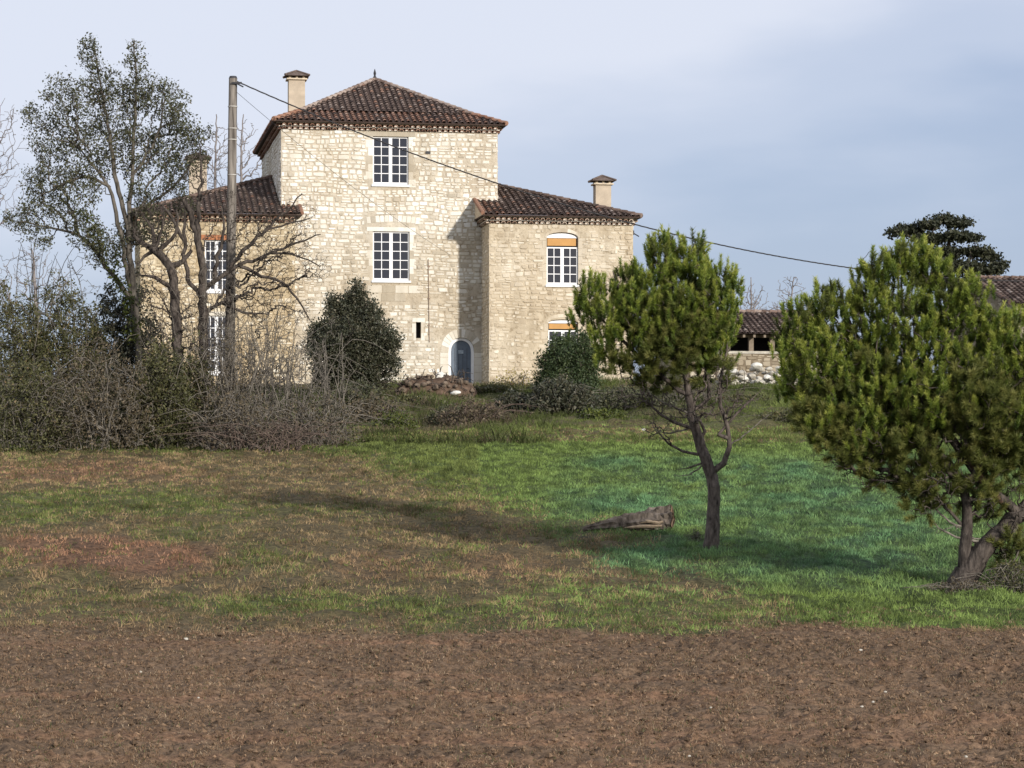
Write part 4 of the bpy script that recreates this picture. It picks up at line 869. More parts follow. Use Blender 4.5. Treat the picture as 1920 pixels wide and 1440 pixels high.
# --- openings
w1 = (fu(699, 0)[0], fu(766, 0)[0], fu(730, 346)[1], fu(730, 256)[1]); w2 = (fu(699, 0)[0], fu(768, 0)[0], fu(730, 526)[1], fu(730, 434)[1])
sl = (fu(780, 0)[0], fu(789.5, 0)[0], fu(785, 634)[1], fu(785, 604)[1])
dr0, dr1 = fu(846, 0)[0], fu(884, 0)[0]; dz0 = -.35; dzs = fu(865, 661)[1]; drise = fu(865, 638)[1]-dzs
GB = -1.2
fw = .13
door_hole = arched(dr0-fw, dr1+fw, dz0, dzs, drise+fw, 14, True)
sT_ = dict(mat=M['st_tower'], hr=(.11, .27), wr=(.13, .46), skip=.86, seed=11, clean=lambda z, sm: .26*float(sst(5.5, 8.5, np.array(z+3*(sm-.4))))-.05, keep=[(w2[0]-.3, w2[1]+.3, w2[2]-1.0, w2[2]-.1), (w2[0]-.15, w2[1]+.15, w2[3], w2[3]+.75), (w1[0]-.25, w1[1]+.25, w1[3], w1[3]+.35), (dr0-.5, dr1+.5, GB, dzs+drise+.4)])
sR_ = dict(mat=M['st_right'], hr=(.11, .27), wr=(.13, .46), skip=.66, seed=23)
sL_ = dict(mat=M['st_left'], hr=(.10, .25), wr=(.12, .38), skip=.80, seed=37)
facade('wall', M['mo_tower'], 0, TW, GB, ZT, 0, [rect(*w1), rect(*w2), rect(*sl), door_hole], house, stones=sT_)['label'] = 'tower front wall of pale rubble stone'
side_wall((0, TD), (0, 0), GB, ZT, sT_, [M['mo_tower'], M['st_tower']], house); side_wall((TW, 0), (TW, TD), GB, ZT, sT_, [M['mo_tower'], M['st_tower']], house); side_wall((TW, TD), (0, TD), GB, ZT, None, M['mo_tower'], house)
b = MB(); b.box(.4, TW-.4, .45, .5, 0, ZT-.3); b.box(sl[0]-.1, sl[1]+.1, .33, .36, sl[2]-.1, sl[3]+.1); b.build('interior', M['dark'], house)
window(*w1, 0, 5); window(*w2, 0, 5); surround(*w1, 0, .27, wt=.3); surround(*w2, 0, .24, wt=.2)
surround(*sl, 0, .15, wt=.2)
# relieving arch over the middle window and big ashlar blocks below it
b = MB(); c = (w2[0]+w2[1])/2; zb_ = w2[3]+.34
for i in range(13):
    a0 = (i-6.5)/13; x0 = c+a0*2.7; x1 = c+(a0+1/13)*2.7-.025; zc = zb_+.12*(1-(a0*2)**2); sk = .05*(i-6)/6
    b.prism([(x0, -.012, zc), (x1, -.012, zc), (x1+sk, -.012, zc+.3), (x0+sk, -.012, zc+.3)], (0, .1, 0), random.random())
b.build('relieving_arch', M['st_tower'], house)
b = MB(); zt = w2[2]-.2
for r_i in range(2):
    x = w2[0]-.25+.15*r_i
    for q in range(4 if r_i == 0 else 3):
        ww = .42+.3*random.random(); b.box(x, x+ww-.03, -.014, .1, zt-.38, zt-.03, random.random()); x += ww
    zt -= .39
b.build('ashlar_blocks', M['st_tower'], house)
# door
d = MB(); dp = arched(dr0, dr1, dz0, dzs, drise, 14, True); d.prism([(p[0], .18, p[1]) for p in dp], (0, .06, 0)); door = d.build('door', M['door'], house)
d = MB(); c = (dr0+dr1)/2
for i in range(1, 5): x = dr0+(dr1-dr0)*i/5; d.box(x-.008, x+.008, .172, .179, dz0+.03, dzs+.2)
d.build('board_joint', M['iron'], door)
d = MB(); d.box(c-.12, c+.12, .15, .179, dzs-.05, dzs+.12); d.build('door_grille', plain('pale_blue_metal', (.3, .36, .42), .5), door)
d = MB(); d.tube([(dr1-.12, .17, dzs-.75), (dr1-.12, .11, dzs-.75), (dr1-.22, .11, dzs-.75)], .014, 8); d.build('handle', M['iron'], door)
d = MB(); outp = arched(dr0-fw, dr1+fw, dz0, dzs, drise+fw, 14, True)
for i in range(1, len(dp)-1+1):
    j = (i+1) % len(dp)
    if i == 0 or j == 1: continue
    q = [(dp[i][0], .1, dp[i][1]), (outp[i][0], .1, outp[i][1]), (outp[j][0], .1, outp[j][1]), (dp[j][0], .1, dp[j][1])]; d.prism(q, (0, .14, 0))
d.build('door_frame', M['white'], door)
b = MB(); o2 = arched(dr0-fw-.36, dr1+fw+.36, dz0, dzs, drise+fw+.4, 14, True); o1 = arched(dr0-fw-.004, dr1+fw+.004, dz0, dzs, drise+fw+.004, 14, True)
for i in range(2, len(o1)-1):
    j = i+1; A = np.array(o1[i]); B = np.array(o1[j]); C_ = np.array(o2[j]); D_ = np.array(o2[i]); k1 = A+(B-A)*.04; k2 = A+(B-A)*.96; k3 = D_+(C_-D_)*.96; k4 = D_+(C_-D_)*.04
    b.prism([(k[0], -.014, k[1]) for k in (k1, k2, k3, k4)], (0, .1, 0), random.random())
z = dz0
while z < dzs-.05:
    h = .36
    b.box(dr0-fw-.40, dr0-fw-.004, -.014, .1, z+.01, min(z+h, dzs)-.01); b.box(dr1+fw+.004, dr1+fw+.38, -.014, .1, z+.01, min(z+h, dzs)-.01); z += h
b.build('door_surround', M['st_tower'], house)
# rusty pipe down the wall
u_ = fu(803, 0)[0]; b = MB(); b.tube([(u_, -.05, fu(803, 486)[1]), (u_+.02, -.05, fu(803, 560)[1]), (u_+.05, -.05, fu(803, 642)[1])], .014, 6)
for py in (500, 560, 610): b.box(u_-.04, u_+.08, -.06, 0, fu(803, py)[1]-.02, fu(803, py)[1]+.02)
b.build('wall_pipe', M['rust'], house)
b = MB(); x = fu(803, 0)[0]; b.box(x-.12, x+.1, -.05, .02, fu(800, 286)[1]-.06, fu(800, 286)[1]+.06); b.build('wall_bracket', M['iron'], house)
# --- right wing
wu0, wu1 = fu(1025, 0, VR)[0], fu(1084, 0, VR)[0]; a0, a1 = fu(1050, 534, VR)[1], fu(1050, 463, VR)[1]; bz = fu(1050, 446, VR)[1]-a1; ar = fu(1050, 438, VR)[1]-fu(1050, 446, VR)[1]
lu0, lu1 = fu(1028, 0, VR)[0], fu(1084, 0, VR)[0]; l0, l1 = fu(1050, 690, VR)[1], fu(1050, 619, VR)[1]; lbz = fu(1050, 606, VR)[1]-l1
h3 = arched(wu0, wu1, a0, a1+bz+.02, ar+.04); h4 = arched(lu0, lu1, l0, l1+lbz+.02, .12+.04)
RD = 8.6
facade('wall', M['mo_right'], RU0, RU1, GB, RZ, VR, [h3, h4], house, stones=sR_)['label'] = 'right wing front wall'
mr_ = [M['mo_right'], M['st_right']]
side_wall((RU0, 0), (RU0, VR), GB, RZ, sR_, mr_, house); side_wall((RU1, VR), (RU1, RD), GB, RZ, sR_, mr_, house); side_wall((RU1, RD), (TW, RD), GB, RZ, None, M['mo_right'], house)
b = MB(); b.box(RU0+.3, RU1-.3, VR+.45, VR+.5, 0, RZ-.2); b.build('interior', M['dark'], house)
window(wu0, wu1, a0, a1, VR, 4, blind=True, arch=ar, box=bz); window(lu0, lu1, l0, l1, VR, 4, blind=True, arch=.12, box=lbz)
for (x0, x1, zs, z0_) in ((wu0, wu1, a1+bz, a0), (lu0, lu1, l1+lbz, l0)):
    b = MB(); o1 = arched(x0-.004, x1+.004, 0, zs+.02, .2+.05, 10); o2 = arched(x0-.1, x1+.1, 0, zs+.02, .42, 10)
    for i in range(2, len(o1)-1):
        A, B, C_, D_ = o1[i], o1[i+1], o2[i+1], o2[i]; b.prism([(k[0], VR-.012, k[1]) for k in (A, B, C_, D_)], (0, .1, 0), random.random())
    for s_, e in ((-1, x0), (1, x1)):
        z = z0_-.1; q = 0
        while z < zs: ww = .2 if q % 2 else .34; b.box(*( (e-ww, e-.004) if s_ < 0 else (e+.004, e+ww)), VR-.012, VR+.1, z+.01, min(z+.36, zs)-.01); z += .36; q += 1
    b.build('window_surround', M['st_right'], house)
u_, z_ = fu(1189, 440, VR); b = MB(); b.tube([(RU1, VR+.1, z_+.1), (RU1+.3, VR+.05, z_-.08)], .03, 6); b.box(RU1, RU1+.06, VR+.02, VR+.2, z_, z_+.2); b.build('wall_bracket', M['iron'], house)
# --- left wing
x0, x1 = fu(384, 0, VL)[0], fu(428, 0, VL)[0]; wz = [(fu(400, 546, VL)[1], fu(400, 450, VL)[1]), (fu(400, 700, VL)[1], fu(400, 592, VL)[1])]
x2, x3 = fu(468, 0, VL)[0], fu(510, 0, VL)[0]
facade('wall', M['mo_left'], LU0, LU1, GB, LZ, VL, [rect(x0, x1, *wz[0]), rect(x0, x1, *wz[1])], house, stones=sL_)['label'] = 'left wing front wall of ochre rubble'
ml_ = [M['mo_left'], M['st_left']]
side_wall((LU0, 9.5), (LU0, VL), GB, LZ, sL_, ml_, house); side_wall((LU1, VL), (LU1, 0), GB, LZ, sL_, ml_, house); side_wall((0, 9.5), (LU0, 9.5), GB, LZ, None, M['mo_left'], house)
b = MB(); b.box(LU0+.3, -.3, VL+.45, VL+.5, 0, LZ-.2); b.build('interior', M['dark'], house)
for a, c in wz:
    window(x0, x1, a, c, VL, 5)
b = MB(); b.box(x0-.2, x1+.2, VL-.014, VL+.1, wz[0][1]+.004, wz[0][1]+.24); b.box(fu(298, 0, VL)[0], fu(328, 0, VL)[0], VL-.05, VL+.1, fu(300, 722, VL)[1], fu(300, 706, VL)[1]) if False else None; b.build('brick_lintel', M['brick'], house)
surround(x0, x1, *wz[1], VL, .2)
b = MB(); b.box(fu(298, 0, VL)[0], fu(328, 0, VL)[0], VL-.05, VL+.1, fu(300, 722, VL)[1], fu(300, 706, VL)[1]); b.build('brick_patch', M['brick'], house)

# --- roofs of round canal tiles
def tile_slope(mb, A, B, C, D, mi_fn, base_mi, step=.285, course=.36, r=.095, s0=0.):
    """A,B eave ends; C above B, D above A (C may equal D). Covers the slope with rows of half-round cover tiles"""
    A, B, C, D = [np.array(p, float) for p in (A, B, C, D)]
    e = B-A; W = np.linalg.norm(e); e /= W; nrm = np.cross(e, D-A if np.linalg.norm(D-A) > .1 else C-A); nrm /= np.linalg.norm(nrm)
    if nrm[2] < 0: nrm = -nrm
    up = np.cross(nrm, e); up /= np.linalg.norm(up)
    if up[2] < 0: up = -up
    dD, dC = np.dot(D-A, up), np.dot(C-A, up); tD, tC = np.dot(D-A, e), np.dot(C-A, e)
    mb.add([A, B, C, D] if np.linalg.norm(C-D) > .01 else [A, B, C], [[0, 1, 2, 3]] if np.linalg.norm(C-D) > .01 else [[0, 1, 2]], .2, base_mi)
    n = int(W/step)
    th = np.linspace(-.1, np.pi+.1, 7)
    for i in range(n+1):
        t = (i+.5)*W/(n+1)
        # top of this row
        if t < tD: top = dD*t/max(tD, 1e-6)
        elif t > tC: top = dC*(W-t)/max(W-tC, 1e-6)
        else: top = dD+(dC-dD)*(t-tD)/max(tC-tD, 1e-6)
        s = -.06; q = 0
        tw = rng.normal(0, .012)
        while s < top-.05:
            L = min(course+.07, top-s+.05); o0 = A+e*(t+rng.normal(0, .006)+tw)+up*s+nrm*(.035+.012*rng.random()); o1 = A+e*(t+tw)+up*(s+L)+nrm*.012
            r0, r1 = r*(1+.06*rng.normal()), r*.8
            R0 = o0+np.outer(np.cos(th)*r0, e)+np.outer(np.sin(th)*r0*.85, nrm); R1 = o1+np.outer(np.cos(th)*r1, e)+np.outer(np.sin(th)*r1*.85, nrm)
            mb.add(np.vstack([R0, R1]), [(k, k+1, k+8, k+7) for k in range(6)], float(np.clip(.5+.2*rng.normal(), 0, 1)), mi_fn(s, top)); s += course; q += 1
def hipline(mb, A, B, r=.13, tint=.6, mi=0):
    A, B = np.array(A, float), np.array(B, float); L = np.linalg.norm(B-A); n = max(1, int(L/.4))
    for i in range(n):
        p = A+(B-A)*i/n; q = A+(B-A)*(i+1.12)/n; mb.tube([p+[0, 0, .05], q+[0, 0, .03]], [r, r*.8], 8, float(np.clip(tint+.15*rng.normal(), 0, 1)), mi)
def cornice(name, segs, rows=2, step=.26, mats=None):
    mb = MB(); th = np.linspace(0, np.pi, 7)
    for (A, B, out_) in segs:     # A->B along the wall at the wall top, out_ unit vector outwards
        A, B, out_ = np.array(A, float), np.array(B, float), np.array(out_, float); e = B-A; W = np.linalg.norm(e); e /= W; n = int(W/step)
        for r_i in range(rows):
            d0 = .13+.11*r_i; z = .16*r_i
            p0 = A+[0, 0, z]; pr = [p0, p0+e*W, p0+e*W+out_*(d0-.03), p0+out_*(d0-.03)]
            mb.prism([np.array(p)+[0, 0, .115] for p in pr], (0, 0, .045), .7, 0)
            for i in range(n):
                c = A+e*((i+.5)*W/n)+[0, 0, z]; r = step*.40
                Q0 = c+out_*d0+np.outer(np.cos(th)*r, e)+np.outer(np.sin(th)*r*.95, (0, 0, 1)); Q1 = Q0-out_*(d0+.02)
                mb.add(np.vstack([Q0-out_*.04, [c+out_*(d0-.04)]]), [(j, j+1, 7) for j in range(6)], .1, 0 if rng.random() < .55 else 2); k = 7; mb.add(np.vstack([Q0, Q1]), [(j, j+1, j+8, j+7) for j in range(6)], rng.random(), 1)  # dark discs paint the shade inside some hollow tile ends
                q2 = c+out_*d0+np.outer(np.cos(th)*r*.72, e)+np.outer(np.sin(th)*r*.68, (0, 0, 1)); mb.add(np.vstack([Q0, q2]), [(j, j+1, j+8, j+7) for j in range(6)], rng.random(), 1)
    return mb.build(name, (mats or [M['mortar'], M['tile_red']])+[M['underlay']], house)
R_t = [M['tile'], M['tile_red'], M['underlay'], M['mortar']]
ov = .38
ez = ZT+.36
apex = np.array([TW/2, TD/2, fu(703, 150, TD/2)[1]])
# tower: main slopes with a slightly flatter, redder foot
c4 = [np.array([-ov, -ov, ez]), np.array([TW+ov, -ov, ez]), np.array([TW+ov, TD+ov, ez]), np.array([-ov, TD+ov, ez])]
kk = .25; brk = [p+(apex-p)*kk+np.array([0, 0, -.10]) for p in c4]
mb = MB()
for i in range(4):
    j = (i+1) % 4
    A, B, C_, D_ = c4[i], c4[j], brk[j], brk[i]
    tile_slope(mb, A, B, C_, D_, lambda s, top: 1 if rng.random() < .8 else 0, 2)
    tile_slope(mb, D_+[0, 0, .02], C_+[0, 0, .02], apex, apex, lambda s, top: 0 if rng.random() < .93 else 1, 2)
    hipline(mb, c4[i], brk[i], .12, .5, 1); hipline(mb, brk[i], apex, .12, .85, 0)
mb.prism([p+[0, 0, -.06] for p in c4], (0, 0, .056), .2, 2)
roof = mb.build('roof', R_t, house); roof['label'] = 'hipped tower roof of brown canal tiles, redder along the eaves'
b = MB(); b.tube([apex+[0, 0, 0], apex+[0, 0, .12], apex+[0, 0, .2], apex+[0, 0, .34], apex+[0, 0, .55]], [.11, .1, .045, .07, .01], 8); b.build('finial', M['iron'], roof)
cornice('cornice', [((0, 0, ZT-.01), (TW, 0, ZT-.01), (0, -1, 0)), ((0, TD, ZT-.01), (0, 0, ZT-.01), (-1, 0, 0)), ((TW, 0, ZT-.01), (TW, TD, ZT-.01), (1, 0, 0))], 2, mats=[M['pale_mortar'], M['tile_red']])
# right wing
ezr = RZ+.36; o_ = .34; A = np.array([RU0-o_, VR-o_, ezr]); B = np.array([RU1+o_, VR-o_, ezr]); Dd = 6.1; zr = fu(934, 345, VR-o_+Dd)[1]
ap = np.array([TW, VR-o_+Dd, zr]); B2 = np.array([RU1+o_, VR-o_+2*Dd, ezr]); mb = MB()
A2 = np.array([TW, VR-o_, ezr]); 
tile_slope(mb, A2, B, ap, ap, lambda s, top: 0 if rng.random() < .93 else 1, 2)
tile_slope(mb, B, B2, ap, ap, lambda s, top: 0, 2)
# piece in front of the tower, up to its face
pz = ezr+(zr-ezr)*(o_-VR)/Dd if True else 0
G_ = np.array([RU0-o_, -.02, ezr+(zr-ezr)*(-VR+o_-.02)/Dd]); G2 = np.array([TW, -.02, G_[2]])
tile_slope(mb, A, A2, G2, G_, lambda s, top: 1 if rng.random() < .7 else 0, 2)
mb.prism([A, G_, (A[0], 0, ezr)], (.05, 0, 0), .5, 3)
hipline(mb, B, ap, .12, .4, 0); mb.prism([A+[0, 0, -.06], B+[0, 0, -.06], B2+[0, 0, -.06], np.array([A[0], B2[1], ezr-.06])], (0, 0, .056), .3, 2)
mb.tube([A+[0, 0, .06], (A+G_)/2+[0, 0, .06], G_+[0, 0, .06]], .1, 8, .5, 1)
rr = mb.build('roof', R_t, house); rr['label'] = 'brown tiled roof of the right wing sloping down from the tower'
cornice('cornice', [((RU0, VR, RZ-.01), (RU1, VR, RZ-.01), (0, -1, 0)), ((RU0, 0, RZ-.01), (RU0, VR, RZ-.01), (-1, 0, 0)), ((RU1, VR, RZ-.01), (RU1, 6, RZ-.01), (1, 0, 0))], 2, mats=[M['pale_mortar'], tilemat('limed_tile', [(.1, (.2, .12, .08)), (.5, (.36, .24, .17)), (1, (.62, .52, .42))])])
# left wing
ezl = LZ+.36; o_ = .38; A = np.array([LU0-o_, VL-o_, ezl]); B = np.array([LU1+.3, VL-o_, ezl]); Dd = 6.9; zl = fu(526, 333, VL-o_+Dd)[1]
ap = np.array([0., VL-o_+Dd, zl]); A3 = np.array([LU0-o_, VL-o_+2*Dd, ezl]); Bm = np.array([0., VL-o_, ezl]); mb = MB()
tile_slope(mb, A, Bm, ap, ap, lambda s, top: 0 if rng.random() < .9 else 1, 2); tile_slope(mb, A3, A, ap, ap, lambda s, top: 0, 2)
G_ = np.array([LU1+.3, -.02, ezl+(zl-ezl)*(-VL+o_-.02)/Dd]); tile_slope(mb, Bm, B, G_, np.array([0, -.02, G_[2]]), lambda s, top: 1 if rng.random() < .5 else 0, 2)
mb.tube([B+[0, 0, .05], G_+[0, 0, .05]], .1, 8, .5, 1)
hipline(mb, A, ap, .12, .5, 0); mb.prism([A+[0, 0, -.06], B+[0, 0, -.06], np.array([B[0], 0, ezl-.06]), np.array([0, A3[1], ezl-.06]), A3+[0, 0, -.06]], (0, 0, .056), .3, 2)
rl = mb.build('roof', R_t, house); rl['label'] = 'brown tiled roof of the left wing behind the bare trees'
cornice('cornice', [((LU0, VL, LZ-.01), (LU1, VL, LZ-.01), (0, -1, 0)), ((LU0, 9, LZ-.01), (LU0, VL, LZ-.01), (-1, 0, 0))], 2)
# --- chimneys
def chimney(px0, px1, pyt, pyb, v, parent, label):
    u0, zt = fu(px0, pyt, v); u1, _ = fu(px1, pyt, v); zb = fu(px0, pyb, v)[1]; c = (u0+u1)/2; w = (u1-u0)/2; dd = w*.85
    b = MB(); b.box(c-w, c+w, v, v+2*dd, zb-1.2, zt); ch = b.build('chimney', M['render'], parent); ch['label'] = label
    b = MB(); b.box(c-w-.10, c+w+.10, v-.10, v+2*dd+.10, zt, zt+.07, .5)
    for sx in (-1, 1):
        for sy in (0, 1): b.box(c+sx*(w-.06)-.06, c+sx*(w-.06)+.06, v+sy*(2*dd-.12), v+.12+sy*(2*dd-.12), zt+.07, zt+.24)
    b.box(c-.05, c+.05, v, v+.12, zt+.07, zt+.24)
    z0 = zt+.24; e = .2
    y0_, y1_ = v-e, v+2*dd+e; x0_, x1_ = c-w-e, c+w+e; top = (c, (y0_+y1_)/2, z0+.24)
    cap = MB(); cap.add([(x0_, y0_, z0-.06), (x1_, y0_, z0-.06), (x1_, y1_, z0-.06), (x0_, y1_, z0-.06), top], [(0, 1, 4), (1, 2, 4), (2, 3, 4), (3, 0, 4)]); cap.poly([(x0_, y0_, z0-.062), (x0_, y1_, z0-.062), (x1_, y1_, z0-.062), (x1_, y0_, z0-.062)])
    for sx in (-1, 1):
        for sy in (y0_, y1_): cap.tube([(c+sx*(w+e), sy, z0-.03), top], [.06, .05], 6, .5)
    b.build('chimney_crown', M['mortar'], ch); cap.build('chimney_cap', plain('cap_tile', (.12, .09, .075), .9, .4, 9) if 'cap_tile' not in bpy.data.materials else bpy.data.materials['cap_tile'], ch)
chimney(541.5, 572, 149, 215, 3.2, roof, 'tall rendered chimney rising on the left of the tower roof')
chimney(1117, 1146, 346, 400, 2.2, rr, 'rendered chimney on the right wing roof')
chimney(355, 388, 304, 370, 4.0, rl, 'rendered chimney on the left wing roof behind the branches')

# ---------------------------------------------------------------- outbuilding right of the house
Yb = 136.; so = Yb/F; obx = (1345-960)*so; obz = float(gz(obx, Yb)); ob = empty('stone_barn', (obx, Yb, obz), TH)
tag(ob, 'small rubble stone barn with an open loft and tiled roof between the two pines', 'barn')
def bz_(py): return EYE+(HY-py)*so-obz
def bx_(px): return (px-1345)*so
W1 = bx_(1560)
hole = rect(bx_(1364), bx_(1409), -.2, bz_(705)); hole2 = rect(bx_(1436), bx_(1470), bz_(722), bz_(703))
facade('wall', M['mo_barn'], bx_(1275), W1, -1, bz_(663), 0, [hole, hole2], ob, .4, stones=dict(mat=M['st_barn'], hr=(.2, .4), wr=(.2, .6), skip=.8, seed=51))
for p0, p1, zt_ in (((bx_(1275), 6), (bx_(1275), 0), 663), ((W1, 6), (bx_(1275), 6), 640), ((W1, 0), (W1, 6), 630)): side_wall(p0, p1, -1, bz_(zt_), None, M['wall_barn'], ob)
b = MB(); b.box(bx_(1345), W1, 2.2, 2.3, 0, bz_(625)); b.box(bx_(1275)+.1, W1-.1, .6, .65, -.2, bz_(670)); b.build('interior', M['dark'], ob)
b = MB(); b.box(bx_(1340), W1, -.06, .35, bz_(663)+.003, bz_(658)); b.build('coping', M['stone_grey'], ob)
for px in (1366, 1411, 1452, 1500):
    b = MB(); b.box(bx_(px)-.12, bx_(px)+.12, .04, .28, bz_(658)+.003, bz_(632)); b.build('post', M['lath'], ob)
b = MB(); b.box(bx_(1345), W1, -.02, .3, bz_(632)+.003, bz_(627)); 
for px in range(1352, 1560, 20): b.box(bx_(px)-.06, bx_(px)+.06, -.5, -.021, bz_(633), bz_(628))
b.build('rafters', M['lath'], ob)
b = MB(); b.box(bx_(1345), bx_(1414), -.03, .3, bz_(705)+.003, bz_(698)); b.build('lintel', plain('old_oak_beam', (.24, .21, .18), .9, .25, 6, .6), ob)
mb = MB(); A = np.array([bx_(1352), -.55, bz_(626)]); B = np.array([W1+.3, -.55, bz_(626)]); zr_ = EYE+(HY-585)*(Yb+3.2)/F-obz
tile_slope(mb, A, B, [W1+.3, 3.2, zr_], [bx_(1352), 3.2, zr_], lambda s, top: 0, 1); tile_slope(mb, [W1+.3, 7, bz_(626)], [bx_(1352), 7, bz_(626)], [bx_(1352), 3.2, zr_], [W1+.3, 3.2, zr_], lambda s, top: 0, 1)
hipline(mb, [bx_(1352), 3.2, zr_], [W1+.3, 3.2, zr_], .12, .6, 0); hipline(mb, A, [bx_(1352), 3.2, zr_], .09, .5, 0); mb.build('roof', [M['tile'], M['underlay']], ob)
# far barn at the right edge
Yf_ = 128.; sf = Yf_/F; fb = empty('tiled_barn', ((1885-960)*sf, Yf_, float(gz((1885-960)*sf, Yf_))), TH); tag(fb, 'barn with brown tiled roof half hidden behind the broad pine at the right edge', 'barn'); fz0 = fb.location.z
def q_(px, py, dv=0): return (px-1885)*sf, EYE+(HY-py)*(Yf_+dv)/F-fz0
mb = MB(); xr, zt = q_(1866, 522, 4); A = (q_(1888, 570)[0], -.5, q_(1888, 570)[1]); B = (A[0]+9, -.5, A[2]); T0 = (A[0]-.35, 4, zt); T1 = (B[0], 4, zt)
tile_slope(mb, A, B, T1, T0, lambda s, top: 0, 1); tile_slope(mb, (B[0], 8.5, A[2]), (A[0]-.6, 8.5, A[2]), T0, T1, lambda s, top: 0, 1); hipline(mb, A, T0, .13, .3, 0); hipline(mb, T0, T1, .12, .5, 0); mb.build('roof', [M['tile'], M['underlay']], fb)
b = MB(); b.box(A[0]+.3, B[0]-.3, 0, 8, -1, A[2]-.03); b.prism([(A[0]+.3, .01, A[2]-.04), (A[0]+.3, 7.9, A[2]-.04), (T0[0]+.65, 4, zt-.15)], (.2, 0, 0)); b.build('wall', M['wall_barn'], fb)
# rubble heap of pale stones below the barn
sx_, sy_ = (1415-960)*118/F, 118.; sh = empty('stone_heap', (sx_, sy_, float(gz(sx_, sy_)))); tag(sh, 'heap of pale broken stones on the bank below the small barn', 'stone heap')
b = MB()
for _ in range(150):
    x = rng.uniform(-1.6, 2.2); y = rng.uniform(-.9, .9); h = .75*max(0, 1-(x/2.3)**2)*max(0, 1-y*y)*rng.random(); rock(b, (x, y, h+.05), rng.uniform(.07, .2), flat=.75)
b.build('small_stones', M['stone_grey'], sh); b = MB()
for (x, h, r) in [(0.05, .85, .24), (-1.0, .62, .2), (1.05, .7, .22), (1.4, .45, .18), (.5, .35, .2), (-.5, .3, .18), (.95, .2, .2), (-1.3, .25, .16), (-.1, .1, .15)]: b = MB(); rock(b, (x, -.6, h), r, flat=.65); b.build('boulder', M['stone'], sh)

# ---------------------------------------------------------------- pole and cables
Yp = 86.; pb = gp(429, Y=Yp); tp = at(437, 147, Yp)
pole = empty('utility_pole', pb); tag(pole, 'tall round utility pole with pale bands in front of the left wing', 'utility pole')
rel = lambda p: np.array(p)-pb
b = MB(); b.tube([np.array([0, 0, -.3]), rel(tp)*.5, rel(tp)], [.175, .155, .135], 20); b.build('pole', M['pole'], pole, True)
for py in (200, 241, 328, 262): b = MB(); c = rel(tp)*((HY-py)*Yp/F+EYE-pb[2])/rel(tp)[2]; b.tube([c-[0, 0, .012], c+[0, 0, .012]], .158, 20); b.build('band', M['lath_pale'], pole)
b = MB(); b.tube([rel(tp), rel(tp)+[0, 0, .07]], [.14, .11], 20); b.build('cap', M['iron'], pole)
b = MB(); b.box(rel(tp)[0]-.02, rel(tp)[0]+.3, -.2, -.14, rel(tp)[2]-.2, rel(tp)[2]-.14); b.tube([rel(tp)+[.1, -.17, -.17], rel(tp)+[.35, -.17, -.3]], .025, 6); b.build('bracket', M['iron'], pole)
def cable(p0, p1, sag, r, name, label, twist=0):
    n = 60; t = np.linspace(0, 1, n); P_ = p0[None]+(p1-p0)[None]*t[:, None]; P_[:, 2] -= 4*sag*t*(1-t); b = MB()
    if twist:
        t = np.linspace(0, 1, 700); P_ = p0[None]+(p1-p0)[None]*t[:, None]; P_[:, 2] -= 4*sag*t*(1-t); L = np.linalg.norm(p1-p0); ph = t*L/1.1*2*np.pi
        for k in range(3): b.tube(P_+np.stack([0*t, np.cos(ph+k*2.094)*r*.9, np.sin(ph+k*2.094)*r*.9], 1), r*.8, 5)
    else: b.tube(P_, r, 6)
    o = b.build(name, M['cable'], None, True); return tag(o, label, 'cable')
# thick cable: from the pole top away to the right, in front of the tower and over the right wing's eave
c0 = tp+np.array([.15, -.1, -.12]); c1 = at(2010, 527, 108.)
cable(c0, c1, 1.75, .0155, 'overhead_cable', 'thick twisted overhead cable from the pole top across tower and sky', 1)
cable(tp+np.array([.12, -.05, -.45]), np.array([OX+8*cT, OY+8*sT-.05, BZ+fu(0, 0)[1]*0+6.3]), .25, .007, 'service_cable', 'thin service cable dropping from the pole to the tower wall')

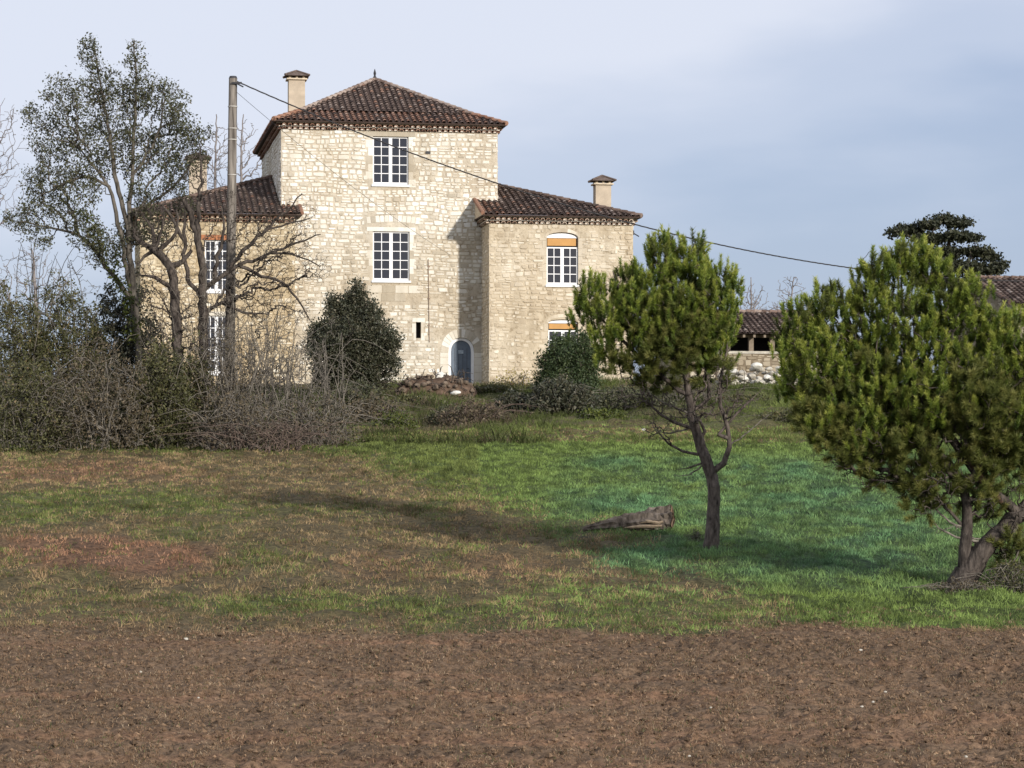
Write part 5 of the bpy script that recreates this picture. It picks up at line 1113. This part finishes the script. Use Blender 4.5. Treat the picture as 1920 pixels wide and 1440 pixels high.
# ---------------------------------------------------------------- sky, sun, camera
S = bpy.context.scene
EL = math.radians(18); AZ = math.radians(180-35.3)
w = bpy.data.worlds.new('World'); S.world = w; w.use_nodes = True; t = w.node_tree; t.nodes.clear()
out = t.nodes.new('ShaderNodeOutputWorld'); bg = t.nodes.new('ShaderNodeBackground'); sky = t.nodes.new('ShaderNodeTexSky')
sky.sky_type = 'NISHITA'; sky.sun_disc = False; sky.sun_elevation = EL; sky.sun_rotation = AZ; sky.air_density = 1.0; sky.dust_density = 1.2; sky.ozone_density = 2.0
tc = N(t, 'TexCoord').outputs['Generated']; mp = N(t, 'Mapping'); mp.inputs['Scale'].default_value = (3.2, 3.2, 11); mp.inputs['Location'].default_value = (.3, .2, .1); mp.inputs['Rotation'].default_value = (0, .25, 0); t.links.new(tc, mp.inputs[0])
cn = noise(t, mp.outputs[0], 1.3, 5, .5)
sp = N(t, 'SeparateXYZ'); t.links.new(tc, sp.inputs[0])
hgt = math_(t, 'MULTIPLY', math_(t, 'SUBTRACT', sp.outputs[2], .09), 5.0)
xx = math_(t, 'MULTIPLY', sp.outputs[0], -.9)
v = math_(t, 'ADD', math_(t, 'ADD', cn, hgt), xx)
cr = ramp(t, [(.40, (0, 0, 0)), (.62, (.4, .4, .4)), (.95, (1, 1, 1))], 'EASE'); t.links.new(v, cr.inputs[0])
cfac = math_(t, 'MULTIPLY', cr.outputs[0], .85)
CL = (7.3, 7.7, 8.75)
skyc = mixc(t, .7, sky.outputs[0], (4.35, 5.1, 7.15))
c = mixc(t, cfac, skyc, CL)
t.links.new(c, bg.inputs[0]); bg.inputs[1].default_value = .108; t.links.new(bg.outputs[0], out.inputs[0])
sun = bpy.data.lights.new('sun', 'SUN'); sun.energy = 4.55; sun.angle = math.radians(3.2); sun.color = (1, .94, .86)
so_ = bpy.data.objects.new('sun', sun); col.objects.link(so_)
d = Vector((math.sin(AZ)*math.cos(EL), math.cos(AZ)*math.cos(EL), math.sin(EL))); so_.rotation_euler = d.to_track_quat('Z', 'Y').to_euler()
cam = bpy.data.cameras.new('camera'); co = bpy.data.objects.new('camera', cam); col.objects.link(co); co.location = (0, 0, EYE); co.rotation_euler = (math.pi/2, 0, 0)
cam.sensor_width = 36; cam.lens = 36*F/1920; cam.shift_y = (HY-720)/1920; cam.clip_start = .1; cam.clip_end = 9000; S.camera = co
S.view_settings.view_transform = 'Standard'; S.view_settings.look = 'None'; S.view_settings.exposure = 0; S.view_settings.gamma = 1
S.cycles.max_bounces = 5; S.cycles.diffuse_bounces = 3
